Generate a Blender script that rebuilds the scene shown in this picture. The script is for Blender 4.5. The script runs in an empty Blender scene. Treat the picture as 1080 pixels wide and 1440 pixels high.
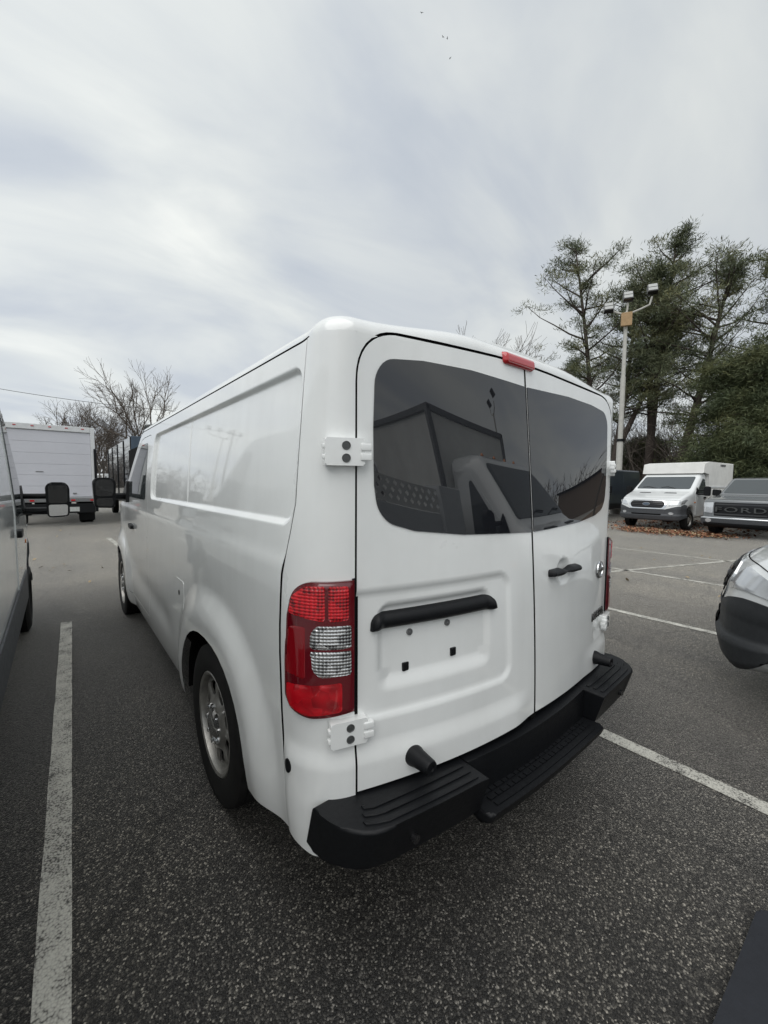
import bpy, bmesh, math, random
import numpy as np
from mathutils import Vector, Matrix
from mathutils.geometry import delaunay_2d_cdt

random.seed(7)
rng = np.random.default_rng(7)
SC = bpy.context.scene
COL = SC.collection
R = math.radians

# ------------------------------------------------------------------ camera
cam = bpy.data.cameras.new('camera')
cam.sensor_fit = 'VERTICAL'
cam.sensor_height = 36.0
cam.lens = 36.0 * 570.0 / 1440.0
cam.clip_start = 0.05
cam.clip_end = 3000
camo = bpy.data.objects.new('camera', cam)
COL.objects.link(camo)
CAM = np.array([-1.578, -1.052, 1.585])
yaw, pitch, roll = R(38.8), R(-4.0), R(0.44)
Fv = np.array([math.sin(yaw) * math.cos(pitch), math.cos(yaw) * math.cos(pitch), math.sin(pitch)])
Rv = np.array([math.cos(yaw), -math.sin(yaw), 0.0])
Uv = np.cross(Rv, Fv)
Rr = math.cos(roll) * Rv + math.sin(roll) * Uv
Ur = -math.sin(roll) * Rv + math.cos(roll) * Uv
M = Matrix(((Rr[0], Ur[0], -Fv[0]), (Rr[1], Ur[1], -Fv[1]), (Rr[2], Ur[2], -Fv[2]))).to_4x4()
M.translation = Vector(CAM)
camo.matrix_world = M
SC.camera = camo

# ------------------------------------------------------------------ world, sun, exposure
SUN_EL, SUN_AZ = R(60), R(240)      # azimuth clockwise from +Y
w = bpy.data.worlds.new('World')
SC.world = w
w.use_nodes = True
nt = w.node_tree
nt.nodes.clear()
out = nt.nodes.new('ShaderNodeOutputWorld')
bg = nt.nodes.new('ShaderNodeBackground')
bg.inputs['Strength'].default_value = 0.1
sky = nt.nodes.new('ShaderNodeTexSky')
sky.sky_type = 'NISHITA'
sky.sun_disc = False
sky.sun_elevation = SUN_EL
sky.sun_rotation = SUN_AZ
sky.air_density = 1.0
sky.dust_density = 2.0
tc = nt.nodes.new('ShaderNodeTexCoord')
# clouds live on a flat layer overhead: project the view direction on it
sep = nt.nodes.new('ShaderNodeSeparateXYZ')
nt.links.new(tc.outputs['Generated'], sep.inputs[0])
mx = nt.nodes.new('ShaderNodeMath'); mx.operation = 'MAXIMUM'; mx.inputs[1].default_value = 0.0
nt.links.new(sep.outputs['Z'], mx.inputs[0])
ad = nt.nodes.new('ShaderNodeMath'); ad.operation = 'ADD'; ad.inputs[1].default_value = 0.32
nt.links.new(mx.outputs[0], ad.inputs[0])
dx = nt.nodes.new('ShaderNodeMath'); dx.operation = 'DIVIDE'
dy = nt.nodes.new('ShaderNodeMath'); dy.operation = 'DIVIDE'
nt.links.new(sep.outputs['X'], dx.inputs[0]); nt.links.new(ad.outputs[0], dx.inputs[1])
nt.links.new(sep.outputs['Y'], dy.inputs[0]); nt.links.new(ad.outputs[0], dy.inputs[1])
cmb = nt.nodes.new('ShaderNodeCombineXYZ')
nt.links.new(dx.outputs[0], cmb.inputs[0]); nt.links.new(dy.outputs[0], cmb.inputs[1])
mapn = nt.nodes.new('ShaderNodeMapping')
mapn.inputs['Rotation'].default_value = (0, 0, R(62))
mapn.inputs['Scale'].default_value = (0.8, 1.55, 1)
nt.links.new(cmb.outputs[0], mapn.inputs[0])
n1 = nt.nodes.new('ShaderNodeTexNoise')
n1.inputs['Scale'].default_value = 1.7; n1.inputs['Detail'].default_value = 6; n1.inputs['Roughness'].default_value = 0.5
n1.inputs['Distortion'].default_value = 0.5
nt.links.new(mapn.outputs[0], n1.inputs['Vector'])
n2 = nt.nodes.new('ShaderNodeTexNoise')
n2.inputs['Scale'].default_value = 0.42; n2.inputs['Detail'].default_value = 1
nt.links.new(cmb.outputs[0], n2.inputs['Vector'])
def ramp(tree, stops, src, interp='LINEAR'):
    n = tree.nodes.new('ShaderNodeValToRGB')
    n.color_ramp.interpolation = interp
    e = n.color_ramp.elements
    while len(e) > 1: e.remove(e[-1])
    e[0].position = stops[0][0]; e[0].color = (*stops[0][1], 1)
    for p, c in stops[1:]:
        k = e.new(p); k.color = (*c, 1)
    if src is not None: tree.links.new(src, n.inputs[0])
    return n
cr = ramp(nt, [(0.27, (4.2, 4.6, 5.15)), (0.40, (4.8, 5.15, 5.55)), (0.50, (5.5, 5.8, 5.95)), (0.60, (6.2, 6.45, 6.4)), (0.74, (7.5, 7.65, 7.35))], n1.outputs['Fac'])
# a wide bright area of thin cloud towards the left of the view (the bright side of the overcast)
vm = nt.nodes.new('ShaderNodeVectorMath'); vm.operation = 'DOT_PRODUCT'
vm.inputs[1].default_value = (-0.80, 0.42, 0.43)
nt.links.new(tc.outputs['Generated'], vm.inputs[0])
mr = nt.nodes.new('ShaderNodeMapRange')
mr.inputs['From Min'].default_value = -0.6; mr.inputs['From Max'].default_value = 0.95
mr.inputs['To Min'].default_value = 0.90; mr.inputs['To Max'].default_value = 1.12
nt.links.new(vm.outputs['Value'], mr.inputs['Value'])
mul = nt.nodes.new('ShaderNodeVectorMath'); mul.operation = 'SCALE'
nt.links.new(cr.outputs[0], mul.inputs[0]); nt.links.new(mr.outputs[0], mul.inputs['Scale'])
mixs = nt.nodes.new('ShaderNodeMix'); mixs.data_type = 'RGBA'
mixs.inputs['Factor'].default_value = 0.95
nt.links.new(sky.outputs[0], mixs.inputs['A']); nt.links.new(mul.outputs[0], mixs.inputs['B'])
nt.links.new(mixs.outputs['Result'], bg.inputs['Color'])
nt.links.new(bg.outputs[0], out.inputs['Surface'])

sun = bpy.data.lights.new('sun', 'SUN')
sun.energy = 1.4
sun.angle = R(70)
sun.color = (1.0, 0.975, 0.94)
suno = bpy.data.objects.new('sun', sun)
COL.objects.link(suno)
sd = Vector((math.sin(SUN_AZ) * math.cos(SUN_EL), math.cos(SUN_AZ) * math.cos(SUN_EL), math.sin(SUN_EL)))
suno.rotation_euler = sd.to_track_quat('Z', 'Y').to_euler()
suno.location = (0, 0, 30)
vs = SC.view_settings
SC.display_settings.display_device = 'sRGB'
vs.view_transform = 'Standard'; vs.look = 'None'; vs.exposure = 0.33; vs.gamma = 1.0
vs.use_curve_mapping = False

# ------------------------------------------------------------------ materials
MATS = {}
def mat(name, col, rough=0.5, metal=0.0, coat=0.0, spec=0.5, noise=None, bump=None, crough=0.03, trans=0.0, ior=None, alpha=None):
    """noise=(scale, amount[, second colour]); bump=(scale, strength, distance)"""
    m = bpy.data.materials.new(name); m.use_nodes = True
    t = m.node_tree; b = t.nodes['Principled BSDF']
    b.inputs['Base Color'].default_value = (*col, 1)
    b.inputs['Roughness'].default_value = rough
    b.inputs['Metallic'].default_value = metal
    b.inputs['Coat Weight'].default_value = coat
    b.inputs['Coat Roughness'].default_value = crough
    b.inputs['Coat IOR'].default_value = 1.6
    b.inputs['Specular IOR Level'].default_value = spec
    b.inputs['Transmission Weight'].default_value = trans
    if ior: b.inputs['IOR'].default_value = ior
    co = t.nodes.new('ShaderNodeTexCoord')
    if noise:
        n = t.nodes.new('ShaderNodeTexNoise'); n.inputs['Scale'].default_value = noise[0]; n.inputs['Detail'].default_value = 5
        n.inputs['Roughness'].default_value = 0.6
        t.links.new(co.outputs['Object'], n.inputs['Vector'])
        c2 = noise[2] if len(noise) > 2 else tuple(c * (1 - noise[1]) for c in col)
        r = ramp(t, [(0.35, c2), (0.65, col)], n.outputs['Fac'])
        t.links.new(r.outputs[0], b.inputs['Base Color'])
        rr = t.nodes.new('ShaderNodeMapRange'); rr.inputs['To Min'].default_value = min(1, rough * 1.25); rr.inputs['To Max'].default_value = rough * 0.85
        t.links.new(n.outputs['Fac'], rr.inputs['Value']); t.links.new(rr.outputs[0], b.inputs['Roughness'])
    if bump:
        n = t.nodes.new('ShaderNodeTexNoise'); n.inputs['Scale'].default_value = bump[0]; n.inputs['Detail'].default_value = 3
        t.links.new(co.outputs['Object'], n.inputs['Vector'])
        bp = t.nodes.new('ShaderNodeBump'); bp.inputs['Strength'].default_value = bump[1]; bp.inputs['Distance'].default_value = bump[2]
        t.links.new(n.outputs['Fac'], bp.inputs['Height']); t.links.new(bp.outputs[0], b.inputs['Normal'])
    MATS[name] = m
    return m

PAINT = mat('white_paint', (0.875, 0.89, 0.88), 0.28, coat=1.0, noise=(3.0, 0.05), crough=0.02)
def film(m, amount):
    t = m.node_tree; b = t.nodes['Principled BSDF']; co = t.nodes.new('ShaderNodeTexCoord')
    src = b.inputs['Base Color'].links[0].from_socket
    mp = t.nodes.new('ShaderNodeMapping'); mp.inputs['Scale'].default_value = (14, 14, 0.9); t.links.new(co.outputs['Object'], mp.inputs[0])
    a = t.nodes.new('ShaderNodeTexNoise'); a.inputs['Scale'].default_value = 1.0; a.inputs['Detail'].default_value = 4; t.links.new(mp.outputs[0], a.inputs['Vector'])
    c = t.nodes.new('ShaderNodeTexNoise'); c.inputs['Scale'].default_value = 2.2; c.inputs['Detail'].default_value = 7; c.inputs['Roughness'].default_value = 0.7; t.links.new(co.outputs['Object'], c.inputs['Vector'])
    mu = t.nodes.new('ShaderNodeMath'); mu.operation = 'MULTIPLY'; t.links.new(a.outputs['Fac'], mu.inputs[0]); t.links.new(c.outputs['Fac'], mu.inputs[1])
    r = ramp(t, [(0.20, (0, 0, 0)), (0.42, (amount, amount, amount))], mu.outputs[0])
    k = t.nodes.new('ShaderNodeMix'); k.data_type = 'RGBA'; t.links.new(r.outputs[0], k.inputs['Factor']); t.links.new(src, k.inputs['A']); k.inputs['B'].default_value = (0.40, 0.385, 0.35, 1)
    t.links.new(k.outputs['Result'], b.inputs['Base Color'])
    rr = t.nodes.new('ShaderNodeMapRange'); rr.inputs['To Min'].default_value = 0.015; rr.inputs['To Max'].default_value = 0.10; t.links.new(mu.outputs[0], rr.inputs['Value']); t.links.new(rr.outputs[0], b.inputs['Coat Roughness'])
film(PAINT, 0.07)
PAINT2 = mat('white_van_paint', (0.77, 0.79, 0.79), 0.35, coat=1.0, noise=(2.0, 0.06))
SILVER_W = mat('pale_silver_paint', (0.72, 0.745, 0.74), 0.35, coat=1.0, noise=(2.0, 0.08))
GREYP = mat('grey_paint', (0.20, 0.21, 0.215), 0.3, metal=0.4, coat=1.0, noise=(2, 0.1))
DARKP = mat('dark_blue_paint', (0.035, 0.045, 0.06), 0.3, coat=1.0, noise=(2, 0.15))
BLUEP = mat('slate_blue_panel', (0.06, 0.09, 0.13), 0.5, noise=(3, 0.15))
BLK = mat('black_plastic', (0.0055, 0.0062, 0.0078), 0.46, spec=0.3, noise=(60, 0.25), bump=(420, 0.35, 0.002))
BLKG = mat('black_gloss', (0.01, 0.01, 0.011), 0.2, coat=0.4)
CLAD = mat('grey_cladding', (0.075, 0.08, 0.088), 0.55, noise=(30, 0.2), bump=(300, 0.2, 0.002))
DARK = mat('dark_void', (0.006, 0.006, 0.006), 0.9, spec=0.1)
GLASS = mat('tinted_glass', (0.012, 0.013, 0.016), 0.0, spec=1.0)
GLASS2 = mat('windscreen_glass', (0.055, 0.064, 0.066), 0.01, spec=1.0)
RUB = mat('tyre_rubber', (0.009, 0.009, 0.009), 0.7, spec=0.25, noise=(25, 0.35, (0.018, 0.0175, 0.017)), bump=(160, 0.25, 0.003))
ALU = mat('wheel_metal', (0.42, 0.41, 0.385), 0.33, metal=0.7, noise=(18, 0.3))
BOLTM = mat('dark_bolt', (0.10, 0.105, 0.105), 0.45, metal=0.5)
CHROME = mat('chrome', (0.72, 0.73, 0.74), 0.1, metal=1.0)
STEEL = mat('dull_steel', (0.28, 0.285, 0.29), 0.45, metal=0.7, noise=(40, 0.3))
RED = mat('red_lens', (0.50, 0.006, 0.012), 0.1, coat=1.0)
AMBER = mat('amber_lens', (0.75, 0.22, 0.03), 0.15, coat=1.0)
LAMPW = mat('clear_lens', (0.66, 0.68, 0.70), 0.14, metal=0.4, coat=1.0, noise=(6, 0.2))
BOXW = mat('box_panel_white', (0.62, 0.63, 0.68), 0.45, noise=(1.2, 0.05), bump=(5, 0.05, 0.01))
BOXT = mat('box_frame_white', (0.72, 0.74, 0.75), 0.45, noise=(8, 0.1))
DIRTW = mat('weathered_white', (0.82, 0.82, 0.79), 0.5, noise=(2.2, 0.14))
GALV = mat('galvanised_pole', (0.55, 0.54, 0.50), 0.55, noise=(6, 0.15))
TAN = mat('tan_board', (0.45, 0.30, 0.16), 0.7, noise=(12, 0.2))
PLATE = mat('plate_white', (0.6, 0.62, 0.6), 0.4, noise=(60, 0.3))
BARK = mat('pine_bark', (0.085, 0.066, 0.055), 0.9, noise=(14, 0.5), bump=(30, 0.6, 0.03))
BARKG = mat('grey_bark', (0.13, 0.115, 0.10), 0.9, noise=(10, 0.4), bump=(30, 0.4, 0.02))
TWIG = mat('twig_bark', (0.15, 0.125, 0.105), 0.9, noise=(5, 0.3))
LEAFB = mat('fallen_leaf', (0.34, 0.15, 0.075), 0.75, noise=(9, 0.5, (0.16, 0.075, 0.045)))
LEAFP = mat('pale_leaf', (0.42, 0.33, 0.2), 0.75, noise=(9, 0.4))
LITTER = mat('leaf_litter', (0.17, 0.115, 0.075), 0.95, noise=(1.5, 0.45), bump=(9, 0.5, 0.05))
BRICKB = mat('tan_brick', (0.16, 0.125, 0.10), 0.8, noise=(4, 0.25))
RUBM = mat('black_mat', (0.012, 0.014, 0.02), 0.55, noise=(20, 0.2), bump=(120, 0.3, 0.002))

def needles(name, a, b, c):
    m = bpy.data.materials.new(name); m.use_nodes = True
    t = m.node_tree; p = t.nodes['Principled BSDF']
    p.inputs['Roughness'].default_value = 0.65
    p.inputs['Specular IOR Level'].default_value = 0.3
    co = t.nodes.new('ShaderNodeTexCoord')
    n = t.nodes.new('ShaderNodeTexNoise'); n.inputs['Scale'].default_value = 0.45; n.inputs['Detail'].default_value = 6; n.inputs['Roughness'].default_value = 0.7
    t.links.new(co.outputs['Object'], n.inputs['Vector'])
    r = ramp(t, [(0.33, a), (0.52, b), (0.68, c)], n.outputs['Fac'])
    t.links.new(r.outputs[0], p.inputs['Base Color'])
    return m
PINE = needles('pine_needles', (0.070, 0.094, 0.058), (0.130, 0.146, 0.082), (0.205, 0.190, 0.078))
CEDAR = needles('cedar_foliage', (0.050, 0.070, 0.038), (0.095, 0.112, 0.052), (0.165, 0.162, 0.068))

def lens_mat(name, c_hi, c_lo, rib):
    """moulded lamp lens: ribs across, brighter reflector cells behind"""
    m = bpy.data.materials.new(name); m.use_nodes = True
    t = m.node_tree; p = t.nodes['Principled BSDF']
    p.inputs['Roughness'].default_value = 0.18
    p.inputs['Coat Weight'].default_value = 1.0; p.inputs['Coat Roughness'].default_value = 0.02
    co = t.nodes.new('ShaderNodeTexCoord')
    wv = t.nodes.new('ShaderNodeTexWave'); wv.wave_type = 'BANDS'; wv.bands_direction = 'Z'
    wv.inputs['Scale'].default_value = rib; wv.inputs['Distortion'].default_value = 0.4
    t.links.new(co.outputs['Object'], wv.inputs['Vector'])
    vo = t.nodes.new('ShaderNodeTexVoronoi'); vo.inputs['Scale'].default_value = 30
    t.links.new(co.outputs['Object'], vo.inputs['Vector'])
    w2 = t.nodes.new('ShaderNodeTexWave'); w2.wave_type = 'BANDS'; w2.bands_direction = 'X'; w2.inputs['Scale'].default_value = rib * 1.15; w2.inputs['Distortion'].default_value = 0.6
    t.links.new(co.outputs['Object'], w2.inputs['Vector'])
    wm = t.nodes.new('ShaderNodeMath'); wm.operation = 'MULTIPLY_ADD'; wm.inputs[1].default_value = 0.55
    t.links.new(w2.outputs['Fac'], wm.inputs[0])
    wh = t.nodes.new('ShaderNodeMath'); wh.operation = 'MULTIPLY'; wh.inputs[1].default_value = 0.6; t.links.new(wv.outputs['Fac'], wh.inputs[0]); t.links.new(wh.outputs[0], wm.inputs[2])
    mm = t.nodes.new('ShaderNodeMath'); mm.operation = 'MULTIPLY_ADD'; mm.inputs[1].default_value = 0.55
    t.links.new(wm.outputs[0], mm.inputs[0])
    sc = t.nodes.new('ShaderNodeSeparateColor'); t.links.new(vo.outputs['Color'], sc.inputs[0])
    hh = t.nodes.new('ShaderNodeMath'); hh.operation = 'MULTIPLY'; hh.inputs[1].default_value = 0.5
    t.links.new(sc.outputs[0], hh.inputs[0]); t.links.new(hh.outputs[0], mm.inputs[2])
    r = ramp(t, [(0.15, c_lo), (0.75, c_hi)], mm.outputs[0])
    t.links.new(r.outputs[0], p.inputs['Base Color'])
    bp = t.nodes.new('ShaderNodeBump'); bp.inputs['Strength'].default_value = 0.7; bp.inputs['Distance'].default_value = 0.006
    t.links.new(mm.outputs[0], bp.inputs['Height']); t.links.new(bp.outputs[0], p.inputs['Normal'])
    return m, p
RED_RIB, _p = lens_mat('ribbed_red_lens', (0.70, 0.010, 0.020), (0.10, 0.001, 0.004), 30)
RED_SM, _p = lens_mat('smooth_red_lens', (0.52, 0.005, 0.013), (0.26, 0.002, 0.007), 5)
CLR_RIB, _p = lens_mat('ribbed_clear_lens', (0.95, 0.95, 0.95), (0.06, 0.06, 0.065), 30)
_p.inputs['Metallic'].default_value = 0.9; _p.inputs['Roughness'].default_value = 0.12
RED_DK = mat('dark_red_lens', (0.24, 0.003, 0.008), 0.12, coat=1.0)
MAROON = mat('dark_red_housing', (0.12, 0.003, 0.008), 0.12, coat=1.0)

def asphalt():
    m = bpy.data.materials.new('asphalt'); m.use_nodes = True
    t = m.node_tree; p = t.nodes['Principled BSDF']
    co = t.nodes.new('ShaderNodeTexCoord')
    vo = t.nodes.new('ShaderNodeTexVoronoi'); vo.inputs['Scale'].default_value = 165; vo.inputs['Randomness'].default_value = 1
    t.links.new(co.outputs['Object'], vo.inputs['Vector'])
    sc = t.nodes.new('ShaderNodeSeparateColor'); t.links.new(vo.outputs['Color'], sc.inputs[0])
    stone = ramp(t, [(0.0, (0.010, 0.010, 0.0105)), (0.50, (0.017, 0.0168, 0.0166)), (0.78, (0.046, 0.0447, 0.0425)), (0.92, (0.115, 0.112, 0.105)), (1.0, (0.27, 0.262, 0.245))], sc.outputs[0])
    # dark binder between the stones
    gap = ramp(t, [(0.35, (1, 1, 1)), (0.9, (0.42, 0.42, 0.42))], None)
    sca = t.nodes.new('ShaderNodeMath'); sca.operation = 'MULTIPLY'; sca.inputs[1].default_value = 1.0
    t.links.new(vo.outputs['Distance'], sca.inputs[0]); t.links.new(sca.outputs[0], gap.inputs[0])
    mu = t.nodes.new('ShaderNodeMix'); mu.data_type = 'RGBA'; mu.blend_type = 'MULTIPLY'; mu.inputs['Factor'].default_value = 1
    t.links.new(stone.outputs[0], mu.inputs['A']); t.links.new(gap.outputs[0], mu.inputs['B'])
    # big worn / stained patches
    n = t.nodes.new('ShaderNodeTexNoise'); n.inputs['Scale'].default_value = 0.55; n.inputs['Detail'].default_value = 6; n.inputs['Roughness'].default_value = 0.6
    t.links.new(co.outputs['Object'], n.inputs['Vector'])
    wr = ramp(t, [(0.3, (0.72, 0.72, 0.74)), (0.7, (1.25, 1.22, 1.16))], n.outputs['Fac'])
    mu2 = t.nodes.new('ShaderNodeMix'); mu2.data_type = 'RGBA'; mu2.blend_type = 'MULTIPLY'; mu2.inputs['Factor'].default_value = 1
    t.links.new(mu.outputs['Result'], mu2.inputs['A']); t.links.new(wr.outputs[0], mu2.inputs['B'])
    def mulc(prev, fac_out, stops):
        r = ramp(t, stops, fac_out); k = t.nodes.new('ShaderNodeMix'); k.data_type = 'RGBA'; k.blend_type = 'MULTIPLY'; k.inputs['Factor'].default_value = 1
        t.links.new(prev, k.inputs['A']); t.links.new(r.outputs[0], k.inputs['B']); return k.outputs['Result']
    cur = mu2.outputs['Result']
    dn = t.nodes.new('ShaderNodeTexNoise'); dn.inputs['Scale'].default_value = 1.3; dn.inputs['Detail'].default_value = 5
    t.links.new(co.outputs['Object'], dn.inputs['Vector'])
    mixv = t.nodes.new('ShaderNodeMix'); mixv.data_type = 'RGBA'; mixv.blend_type = 'LINEAR_LIGHT'; mixv.inputs['Factor'].default_value = 0.35
    t.links.new(co.outputs['Object'], mixv.inputs['A']); t.links.new(dn.outputs['Color'], mixv.inputs['B'])
    vc = t.nodes.new('ShaderNodeTexVoronoi'); vc.feature = 'DISTANCE_TO_EDGE'; vc.inputs['Scale'].default_value = 0.36
    t.links.new(mixv.outputs['Result'], vc.inputs['Vector'])
    cur = mulc(cur, vc.outputs['Distance'], [(0.0, (0.45, 0.45, 0.45)), (0.0035, (0.62, 0.62, 0.62)), (0.007, (1, 1, 1))])
    st = t.nodes.new('ShaderNodeTexNoise'); st.inputs['Scale'].default_value = 1.7; st.inputs['Detail'].default_value = 3
    t.links.new(co.outputs['Object'], st.inputs['Vector'])
    cur = mulc(cur, st.outputs['Fac'], [(0.26, (0.45, 0.45, 0.46)), (0.36, (1, 1, 1)), (0.66, (1, 1, 1)), (0.78, (1.25, 1.22, 1.15))])
    mp = t.nodes.new('ShaderNodeMapping'); mp.inputs['Scale'].default_value = (1.6, 0.05, 1); mp.inputs['Rotation'].default_value = (0, 0, R(-8))
    t.links.new(co.outputs['Object'], mp.inputs[0])
    tw = t.nodes.new('ShaderNodeTexNoise'); tw.inputs['Scale'].default_value = 1.0; tw.inputs['Detail'].default_value = 3
    t.links.new(mp.outputs[0], tw.inputs['Vector'])
    cur = mulc(cur, tw.outputs['Fac'], [(0.32, (0.78, 0.78, 0.79)), (0.68, (1.2, 1.18, 1.13))])
    # ground painted lighter to the east and beyond the bays, imitating grazing skylight
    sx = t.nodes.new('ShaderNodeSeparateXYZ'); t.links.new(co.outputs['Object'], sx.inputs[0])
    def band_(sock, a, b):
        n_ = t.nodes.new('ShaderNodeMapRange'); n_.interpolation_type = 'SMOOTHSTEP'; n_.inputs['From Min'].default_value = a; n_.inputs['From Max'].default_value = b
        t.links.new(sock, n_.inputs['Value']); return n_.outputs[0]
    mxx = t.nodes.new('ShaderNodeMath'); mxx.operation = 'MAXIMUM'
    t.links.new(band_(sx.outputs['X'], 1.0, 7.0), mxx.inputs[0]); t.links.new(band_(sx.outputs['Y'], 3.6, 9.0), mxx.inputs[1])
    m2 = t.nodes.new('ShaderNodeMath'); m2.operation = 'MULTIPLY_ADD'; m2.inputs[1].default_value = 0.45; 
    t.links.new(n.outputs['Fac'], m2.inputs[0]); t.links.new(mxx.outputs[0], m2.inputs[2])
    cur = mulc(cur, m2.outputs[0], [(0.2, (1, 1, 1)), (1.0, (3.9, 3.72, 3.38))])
    t.links.new(cur, p.inputs['Base Color'])
    p.inputs['Roughness'].default_value = 0.58
    p.inputs['Specular IOR Level'].default_value = 0.35
    p.inputs['Sheen Weight'].default_value = 0.9; p.inputs['Sheen Roughness'].default_value = 0.3
    p.inputs['Sheen Tint'].default_value = (1.0, 0.95, 0.87, 1)
    bp = t.nodes.new('ShaderNodeBump'); bp.inputs['Strength'].default_value = 0.8; bp.inputs['Distance'].default_value = 0.004; bp.invert = True
    n3 = t.nodes.new('ShaderNodeTexNoise'); n3.inputs['Scale'].default_value = 300; n3.inputs['Detail'].default_value = 2
    t.links.new(co.outputs['Object'], n3.inputs['Vector'])
    ma = t.nodes.new('ShaderNodeMath'); ma.operation = 'MULTIPLY_ADD'; ma.inputs[1].default_value = -0.4
    t.links.new(n3.outputs['Fac'], ma.inputs[0]); t.links.new(vo.outputs['Distance'], ma.inputs[2])
    t.links.new(ma.outputs[0], bp.inputs['Height']); t.links.new(bp.outputs[0], p.inputs['Normal'])
    return m
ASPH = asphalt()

def line_paint():
    m = bpy.data.materials.new('worn_line_paint'); m.use_nodes = True
    t = m.node_tree; p = t.nodes['Principled BSDF']
    co = t.nodes.new('ShaderNodeTexCoord')
    vo = t.nodes.new('ShaderNodeTexVoronoi'); vo.inputs['Scale'].default_value = 115
    t.links.new(co.outputs['Object'], vo.inputs['Vector'])
    n = t.nodes.new('ShaderNodeTexNoise'); n.inputs['Scale'].default_value = 7; n.inputs['Detail'].default_value = 8; n.inputs['Roughness'].default_value = 0.75
    t.links.new(co.outputs['Object'], n.inputs['Vector'])
    ad = t.nodes.new('ShaderNodeMath'); ad.operation = 'MULTIPLY_ADD'; ad.inputs[1].default_value = 0.42
    t.links.new(vo.outputs['Distance'], ad.inputs[0]); t.links.new(n.outputs['Fac'], ad.inputs[2])
    r = ramp(t, [(0.58, (0.56, 0.55, 0.49)), (0.74, (0.40, 0.39, 0.35)), (0.88, (0.08, 0.078, 0.07))], ad.outputs[0])
    t.links.new(r.outputs[0], p.inputs['Base Color'])
    p.inputs['Roughness'].default_value = 0.7
    bp = t.nodes.new('ShaderNodeBump'); bp.inputs['Strength'].default_value = 0.7; bp.inputs['Distance'].default_value = 0.003; bp.invert = True
    t.links.new(vo.outputs['Distance'], bp.inputs['Height']); t.links.new(bp.outputs[0], p.inputs['Normal'])
    return m
LINE = line_paint()

# ------------------------------------------------------------------ object helpers
def link(name, me, m=None, parent=None):
    o = bpy.data.objects.new(name, me); COL.objects.link(o)
    if m is not None:
        me.materials.clear()
        for k in (m if isinstance(m, (list, tuple)) else [m]): me.materials.append(k)
    if parent is not None: o.parent = parent
    return o
def tag(o, label, cat, group=None):
    o['label'] = label; o['category'] = cat
    if group: o['group'] = group
    return o
def thing(name, label, cat, loc=(0, 0, 0), rz=0.0, group=None):
    o = bpy.data.objects.new(name, None); COL.objects.link(o)
    o.location = loc; o.rotation_euler = (0, 0, rz); o.empty_display_size = 0.3
    return tag(o, label, cat, group)
def struct(o): o['kind'] = 'structure'; return o
def stuff(o): o['kind'] = 'stuff'; return o
def copy_tree(o, parent=None):
    c = o.copy(); COL.objects.link(c)
    if parent is not None: c.parent = parent
    for ch in o.children: copy_tree(ch, c)
    return c

def bm_obj(name, bm, m, parent=None, smooth=35):
    bmesh.ops.recalc_face_normals(bm, faces=bm.faces[:])
    me = bpy.data.meshes.new(name); bm.to_mesh(me); bm.free()
    if smooth:
        for p in me.polygons: p.use_smooth = True
        me.set_sharp_from_angle(angle=R(smooth))
    o = link(name, me, m, parent)
    if smooth:
        wn = o.modifiers.new('weighted_normals', 'WEIGHTED_NORMAL'); wn.keep_sharp = True; wn.weight = 100
    return o
def np_mesh(name, v, f, m=None, parent=None, smooth=True):
    me = bpy.data.meshes.new(name)
    v = np.asarray(v, dtype=np.float32); f = np.asarray(f, dtype=np.int32)
    k = f.shape[1]
    me.vertices.add(len(v)); me.vertices.foreach_set('co', v.ravel())
    me.loops.add(f.size); me.loops.foreach_set('vertex_index', f.ravel())
    me.polygons.add(len(f)); me.polygons.foreach_set('loop_start', np.arange(0, f.size, k, dtype=np.int32))
    me.update(calc_edges=True)
    if smooth: me.polygons.foreach_set('use_smooth', np.ones(len(f), dtype=bool))
    return link(name, me, m, parent)

def box(bm, x0, x1, y0, y1, z0, z1, bev=0.0, seg=2, mt=None):
    r = bmesh.ops.create_cube(bm, size=1.0)
    vs_ = r['verts']
    for v in vs_:
        v.co = Vector(((x0 + x1) / 2 + v.co.x * (x1 - x0), (y0 + y1) / 2 + v.co.y * (y1 - y0), (z0 + z1) / 2 + v.co.z * (z1 - z0)))
    if mt is not None: bmesh.ops.transform(bm, matrix=mt, verts=vs_)
    if bev > 0:
        es = list({e for v in vs_ for e in v.link_edges})
        bmesh.ops.bevel(bm, geom=es, offset=bev, segments=seg, affect='EDGES', profile=0.5)
def box_obj(name, dims, m, parent=None, bev=0.005, seg=2, mt=None):
    bm = bmesh.new(); box(bm, *dims, bev=bev, seg=seg, mt=mt); return bm_obj(name, bm, m, parent)
def prism(bm, poly, z0, z1, bev=0.0, seg=2, axis='z', mt=None):
    """extrude a 2d polygon; axis z: (x,y) in plan; axis x: (y,z) extruded over x; axis y: (x,z) extruded over y"""
    def P(a, b, c):
        return (a, b, c) if axis == 'z' else ((c, a, b) if axis == 'x' else (a, c, b))
    lo = [bm.verts.new(P(a, b, z0)) for a, b in poly]; hi = [bm.verts.new(P(a, b, z1)) for a, b in poly]
    fs = [bm.faces.new(lo[::-1]), bm.faces.new(hi)]
    n = len(poly)
    for i in range(n): fs.append(bm.faces.new((lo[i], lo[(i + 1) % n], hi[(i + 1) % n], hi[i])))
    if mt is not None: bmesh.ops.transform(bm, matrix=mt, verts=lo + hi)
    if bev > 0:
        es = list(set(fs[0].edges) | set(fs[1].edges))
        bmesh.ops.bevel(bm, geom=es, offset=bev, segments=seg, affect='EDGES', profile=0.5)
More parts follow.
